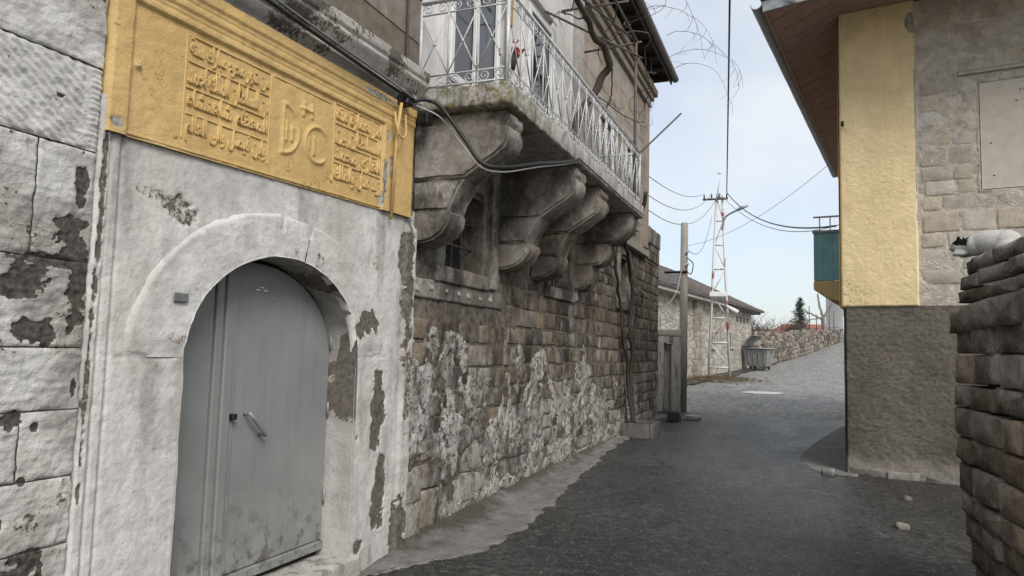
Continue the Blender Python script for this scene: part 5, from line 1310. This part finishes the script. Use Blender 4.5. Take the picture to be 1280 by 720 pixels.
# mound of earth and straw round the lattice pole
def m_straw():
    t = NT('dry_straw'); n = t.noise(9, 5, .7); return t.done(t.ramp(n, [(.3, (.06, .052, .042)), (.55, (.19, .155, .10)), (.75, (.28, .235, .16))]), .95, t.bump(n, .8, .03))
rr2 = random.Random(4); st = []
for k in range(1500):
    x = LX+.1+rr2.gauss(0, .65); y = LY-.7+rr2.gauss(0, .6); z = g(y)+.10*math.exp(-((x-LX)**2+(y-LY+.5)**2))+rr2.uniform(.01, .10)
    a = rr2.uniform(0, 6.28); L = rr2.uniform(.08, .25); dx, dy = math.cos(a)*L, math.sin(a)*L
    st.append(([Vector((x, y, z)), Vector((x+dx, y+dy, z+rr2.uniform(-.02, .06))), Vector((x+dx+.02, y+dy, z+.03))], [(0, 1, 2)]))
v, f = join(st); tag(link('dry_straw', mesh(v, f), m_straw()), 'dry straw and dead weeds round the foot of the lattice pole', 'weeds', kind='stuff')
VG = ribbon('verge', np.linspace(25, 47, 50), [(25, -5.2), (34, -4.2), (42, -2.9), (47, -1.8)], [(25, -4.0), (30, -3.2), (33, -2.75), (36, -2.6), (40, -2.05), (47, -1.25)], .02, m_asphalt('dirt_verge', (.05, .045, .04), (.12, .105, .09), (.25, .23, .2), (.1, .09, .08)), 12, .03, 9, kind='structure')
# bin
def m_bin():
    t = NT('galvanised_steel'); n = t.noise(5, 5, .6); n2 = t.noise(30, 4); c = t.ramp(n, [(.3, (.17, .175, .175)), (.7, (.30, .305, .305))]); c = t.mix(t.map(n2, .6, .75, 0, .5), c, (.12, .09, .07)); return t.done(c, .5, None, .25)
M_BIN = m_bin(); BX, BY = -2.05, 39.6; bz = g(BY)+.02
BIN = empty('waste_container', (BX, BY, bz), label='grey galvanised wheeled waste container with its lid open by the roadside wall', cat='bin')
def frus(x0, x1, x0b, x1b, y0, y1, y0b, y1b, z0, z1):
    return [(x0b, y0b, z0), (x1b, y0b, z0), (x1b, y1b, z0), (x0b, y1b, z0), (x0, y0, z1), (x1, y0, z1), (x1, y1, z1), (x0, y1, z1)]
Rb = Matrix.Rotation(-.35, 3, 'Z')
def bl_(V): return [Rb @ Vector(p)+Vector((BX, BY, bz)) for p in V]
QF = [(0, 3, 2, 1), (0, 1, 5, 4), (1, 2, 6, 5), (2, 3, 7, 6), (3, 0, 4, 7)]
link('body', mesh(bl_(frus(-.62, .62, -.50, .50, -.50, .50, -.38, .38, .20, 1.10)), QF), M_BIN, BIN)
link('inner', mesh(bl_(frus(-.585, .585, -.58, .58, -.47, .47, -.46, .46, 1.0, 1.102)), [(4, 5, 6, 7)]), M_DARK, BIN)
for (a, b) in (((-.66, -.54), (.66, -.54)), ((-.66, .54), (.66, .54)), ((-.66, -.54), (-.66, .54)), ((.66, -.54), (.66, .54))):
    v, f = tube(bl_([(*a, 1.10), (*b, 1.10)]), .045, 6); link('rim', mesh(v, f, True), M_BIN, BIN)
for x in (-.45, -.15, .15, .45): v, f = tube(bl_([(x*.85, -.395, .25), (x, -.51, 1.05)]), .03, 4); link('rib', mesh(v, f), M_BIN, BIN)
for x in (-.72, .72): v, f = tube(bl_([(x*.8, 0, .95), (x, 0, .95)]), .05, 8); link('trunnion', mesh(v, f), M_BIN, BIN)
LV = []
for s in range(10):
    t = s/9; x = -.60+.62*t; z = 1.16+.62*t+.16*math.sin(t*math.pi)
    for y in (-.55, .55): LV.append((x-.10, y, z)); 
for s in range(10):
    t = s/9; x = -.60+.62*t; z = 1.13+.62*t+.13*math.sin(t*math.pi)
    for y in (-.55, .55): LV.append((x-.09, y, z))
LF = []
for s in range(9):
    a = s*2; LF += [(a, a+1, a+3, a+2), (20+a, 20+a+2, 20+a+3, 20+a+1), (a, a+2, 20+a+2, 20+a), (a+1, 20+a+1, 20+a+3, a+3)]
LF += [(0, 20, 21, 1), (18, 19, 39, 38)]
link('lid', mesh(bl_(LV), LF, True), M_BIN, BIN)
for x in (-.36, .36):
    for y in (-.3, .3):
        v, f = tube(bl_([(x-.03, y, .10), (x+.03, y, .10)]), .10, 12); o = link('wheel', mesh(v, f), M_DKPOT, BIN)
        v, f = tube(bl_([(x, y, .10), (x, y, .22)]), .035, 4); link('castor_fork', mesh(v, f), M_BIN, o)
# road patch of snow-white lime
M_LIME = m_plain('pale_patch', (.55, .55, .54), .9, 0, .2, 6, .3)
pp = catmull([(-1.9, 24.4), (-1.3, 24.1), (-.75, 24.3), (-.6, 24.9), (-1.2, 25.1), (-1.8, 24.9)], 5); patch('pale_road_patch', [(p.x, p.y) for p in pp[:-1]], .002, M_LIME, .003)

# ------------------------------------------------------------------ background beyond the wall
def bg_house(x, y, w, d, z0, h, rh, wall, roof, label, ang=0):
    Hs = empty('far_house', (x, y, z0), label=label, cat='house'); R3 = Matrix.Rotation(ang, 3, 'Z')
    def tr(V): return [R3 @ Vector(p)+Vector((x, y, z0)) for p in V]
    Bx = lambda a, b, c, e, l, m: [(a, c, l), (b, c, l), (b, e, l), (a, e, l), (a, c, m), (b, c, m), (b, e, m), (a, e, m)]
    BF = [(0, 3, 2, 1), (4, 5, 6, 7), (0, 1, 5, 4), (1, 2, 6, 5), (2, 3, 7, 6), (3, 0, 4, 7)]
    link('walls', mesh(tr(Bx(-w/2, w/2, -d/2, d/2, -3, h)), BF), wall, Hs)
    e = .4; o = .5
    V = [(-w/2-o, -d/2-o, h+.02), (w/2+o, -d/2-o, h+.02), (w/2+o, d/2+o, h+.02), (-w/2-o, d/2+o, h+.02), (-w/2+d*.3, 0, h+rh), (w/2-d*.3, 0, h+rh)]
    link('roof', mesh(tr(V), [(0, 1, 5, 4), (1, 2, 5), (2, 3, 4, 5), (3, 0, 4), (0, 3, 2, 1)]), roof, Hs)
    n = max(2, int(w/3))
    for k in range(n):
        a = -w/2+(k+.5)*w/n
        Wn = link('window', mesh(tr(Bx(a-.5, a+.5, -d/2-.05, -d/2+.1, h-2.0, h-.8)), BF), M_GLASS, Hs)
        link('sill', mesh(tr(Bx(a-.6, a+.6, -d/2-.15, -d/2-.02, h-2.15, h-2.02)), BF), M_WPLAST, Wn)
    return Hs
M_REDROOF = m_plain('red_roof_tiles', (.30, .115, .08), .85, 0, .3, 2, .3, .02); M_PALEWALL = m_plain('pale_wall', (.55, .52, .48), .85, 0, .12, 2, .2)
bg_house(2.5, 118, 16, 9, 1.0, 3.2, 2.4, M_PALEWALL, M_REDROOF, 'far low house with red tiled roof right of the bare tree', .1)
bg_house(-6.5, 125, 15, 9, .8, 3.0, 2.2, M_PALEWALL, M_REDROOF, 'far low house with faded red roof beyond the cottage eave', -.1)
bg_house(7.6, 100, 5.5, 7, 2.4, 5.2, 1.2, M_WPLAST, M_GUTTER, 'far white two-storey house with grey roof under the yellow corner', .15)
# conifer
rc = random.Random(31)
M_NEEDLE = m_plain('dark_needles', (.045, .065, .05), .9, 0, .35, 8, .1); M_TRUNK = m_plain('tree_bark', (.12, .10, .085), .9, 0, .3, 10, .3)
CX, CY, cz = -.2, 84.0, 3.2
CT = empty('conifer_tree', (CX, CY, cz), label='dark slender conifer standing alone behind the roadside wall', cat='tree')
tubeobj('trunk', [(CX, CY, cz-.5), (CX, CY, cz+4.0), (CX+.05, CY, cz+5.0)], [.16, .07, .015], M_TRUNK, CT)
nd, brn = [], []
for k in range(46):
    t = k/45; z = cz+.4+4.4*t; L = (1.5*(1-t)**.85+.10)*rc.uniform(.55, 1.15)
    for b in range(5):
        a = rc.uniform(0, 6.28); d = Vector((math.cos(a), math.sin(a), rc.uniform(-.18, .12))); e = Vector((CX, CY, z))+d*L
        brn.append(tube([Vector((CX, CY, z)), e], [.025, .008], 3, False))
        for q in range(int(20*L)+6):
            s = rc.uniform(.15, 1.05); c = Vector((CX, CY, z)).lerp(e, s)+Vector((rc.gauss(0, .08), rc.gauss(0, .08), rc.gauss(-.02, .05)))
            w = rc.uniform(.05, .13); nd.append(([c, c+Vector((rc.gauss(0, w), rc.gauss(0, w), rc.gauss(.01, w*.6))), c+Vector((rc.gauss(0, w), rc.gauss(0, w), rc.gauss(-.02, w*.6)))], [(0, 1, 2)]))
v, f = join(brn); link('branches', mesh(v, f), M_TRUNK, CT); v, f = join(nd); link('crown', mesh(v, f), M_NEEDLE, CT)
# pollarded bare tree
TX, TY, tz = 2.0, 76, 3.4
BT = empty('bare_tree', (TX, TY, tz), label='bare pollarded tree with a few pale forked limbs behind the roadside wall', cat='tree')
M_PBARK = m_plain('pale_bark', (.24, .22, .20), .9, 0, .3, 6, .3)
tubeobj('trunk', wob([(TX, TY, tz-.6), (TX-.05, TY, tz+1.2), (TX-.1, TY, tz+2.2)], .06, 4), .2, M_PBARK, BT)
for pts_, r_ in (([(TX-.1, TY, tz+2.1), (TX-.4, TY, tz+3.2), (TX-.55, TY, tz+4.4)], .13), ([(TX-.1, TY, tz+2.1), (TX+.6, TY, tz+3.3), (TX+1.15, TY, tz+5.4)], .13), ([(TX-.1, TY, tz+1.9), (TX-1.1, TY, tz+2.4), (TX-1.9, TY, tz+2.8)], .10), ([(TX-.5, TY, tz+2.0), (TX-1.2, TY, tz+1.9), (TX-1.8, TY, tz+1.5)], .06)):
    p = wob(pts_, .10, 6); tubeobj('limb', p, taper(len(p), r_, r_*.6), M_PBARK, BT)
# bare shrubs behind the wall
for (x, y, w, h_, s, lab) in ((-3.6, 62, 3.0, 2.3, 1, 'bare twiggy grey shrub behind the roadside wall nearest the cottage'), (-.6, 70, 1.6, 1.6, 2, 'low bare shrub behind the roadside wall beside the conifer'), (-6.5, 72, 3.5, 3.2, 3, 'taller bare thicket beyond the cottage eave')):
    rq = random.Random(s); tw = []; zz = g(y)+.6
    for k in range(170):
        p = Vector((x+rq.gauss(0, w*.3), y+rq.gauss(0, .8), zz)); d = Vector((rq.gauss(0, .45), rq.gauss(0, .45), 1)).normalized(); pts_ = [p]; L = h_*rq.uniform(.4, 1.0)
        for q in range(5): d = (d+Vector((rq.gauss(0, .25), rq.gauss(0, .25), 0))).normalized(); p = p+d*L/5; pts_.append(p)
        tw.append(tube(pts_, taper(6, .022, .008), 3, False))
        for q in range(3):
            b = pts_[rq.randint(2, 4)]; e = b+Vector((rq.gauss(0, .3), rq.gauss(0, .3), rq.uniform(.1, .5))); tw.append(tube([b, e], [.012, .005], 3, False))
    SH = empty('bare_shrub', (x, y, zz), label=lab, cat='shrub'); v, f = join(tw); link('crown', mesh(v, f), M_TWIG, SH)
# mosque dome seen past the teal balcony
DMX, DMY = 6.3, 95.0
DM = empty('dome', (DMX, DMY, 12), label='silver-grey dome on a drum seen past the teal balcony', cat='dome')
M_LEAD = m_plain('lead_sheet', (.33, .36, .39), .5, .3, .15, 1.5, .2)
prof_ = [(3.6, 5.0), (3.6, 13.9), (3.75, 14.0), (3.75, 14.3), (3.5, 14.4)] ; 
def lathe(prof, c, n=28):
    V, Fs = [], []
    for r, z in prof:
        for k in range(n): a = 2*math.pi*k/n; V.append((c[0]+r*math.cos(a), c[1]+r*math.sin(a), z))
    for i in range(len(prof)-1):
        for k in range(n): Fs.append((i*n+k, i*n+(k+1) % n, (i+1)*n+(k+1) % n, (i+1)*n+k))
    return mesh(V, Fs, True)
link('drum', lathe(prof_, (DMX, DMY)), M_WPLAST, DM)
link('shell', lathe([(3.55*math.cos(a), 14.4+3.1*math.sin(a)) for a in np.linspace(0, math.pi/2, 14)], (DMX, DMY)), M_LEAD, DM)
v, f = tube([(DMX, DMY, 17.45), (DMX, DMY, 17.8), (DMX, DMY, 18.2), (DMX, DMY, 19.9)], [.16, .22, .06, .03], 8); link('finial', mesh(v, f, True), M_YTRIM, DM)

# ------------------------------------------------------------------ overhead wires
def ray(px, py, t): return CAM + (fw+rt*((px-640)/F_PX)-up*((py-360)/F_PX))*t
LT = Vector((LX, LY-.1, lz+LH+.25))
tag(tubeobj('overhead_cable', sag(LT+Vector((.3, 0, 0)), Vector((-.15, 2.5, 8.6)), .35, 30), .022, M_BLACKCABLE), 'twisted black power cable running straight down the lane to the lattice pole', 'cable')
tag(tubeobj('overhead_cable', sag(LT+Vector((.3, 0, .0)), Vector((.60, 14.5, 4.05)), .5, 20), .018, M_BLACKCABLE), 'dark cable drooping from the lattice pole to the teal balcony', 'cable')
tag(tubeobj('overhead_cable', sag((WPX+.1, WPY, 4.2), eave_pt(-.03, 1.2, 4.75), .28, 20), .004, M_GREYCABLE), 'thin wire rising from the wooden pole to the yellow wall', 'cable')
tag(tubeobj('overhead_cable', sag(LT, Vector((1.4, 20, 5.2)), .9, 20), .012, M_GREYCABLE), 'slack grey wire from the lattice pole towards the yellow house', 'cable')
for k, (zz, ss) in enumerate(((5.3, .3), (4.9, .55), (4.6, .8))):
    tag(tubeobj('overhead_cable', sag(LT+Vector((-.6+.3*k, 0, 0)), Vector((-3.0, 14.3, zz)), ss, 20), .010, M_GREYCABLE), ['topmost', 'middle', 'lowest'][k]+' of the three thin wires from the stone house to the lattice pole', 'cable')
tag(tubeobj('overhead_cable', sag(LT+Vector((-.3, 0, -1)), Vector((WPX, WPY, 4.3)), .8, 20), .010, M_GREYCABLE), 'wire drooping between the wooden pole and the lattice pole', 'cable')
# loose grit on the lane
rg = random.Random(3); GV, GF = [], []
for k in range(2200):
    y = 2.6+rg.random()**1.6*11; x = rg.uniform(-2.3, 1.1); s = rg.uniform(.003, .007) if rg.random() < .96 else rg.uniform(.009, .015)
    if x < -2.9+float(np.interp(y, [a[0] for a in AP], [a[1] for a in AP])) and rg.random() < .5: continue
    z = g(y)+.006; o = len(GV)
    GV += [(x+s*rg.uniform(.6, 1.2), y, z), (x-s*rg.uniform(.6, 1.2), y+s*.3, z), (x, y+s, z), (x+.2*s, y-s, z), (x, y, z+s*rg.uniform(.6, 1.1)), (x, y, z-s)]
    GF += [(o+a, o+b, o+c) for a, b, c in ((0, 2, 4), (2, 1, 4), (1, 3, 4), (3, 0, 4))]
tag(link('loose_grit', mesh(GV, GF), m_plain('pale_grit', (.19, .18, .165), .9, 0, .5, 40, .1)), 'pale grit scattered over the dark asphalt', 'grit', kind='stuff')

# loose stones
for k, (x, y, s_, lab) in enumerate(((.30, 10.28, .13, 'loose stone lying at the foot of the yellow house corner'), (.84, 7.6, .10, 'small loose stone on the asphalt beside the dry-stone wall'), (1.05, 9.0, .08, 'little loose stone between the dry-stone wall and the yellow house'))):
    tag(link('loose_stone', rough_box(x-s_*.6, x+s_*.6, y-s_*.5, y+s_*.5, g(y)-.02, g(y)+s_*.55, .03, .018, 11, .03, k+2), M_DRYTOP), lab, 'stone')
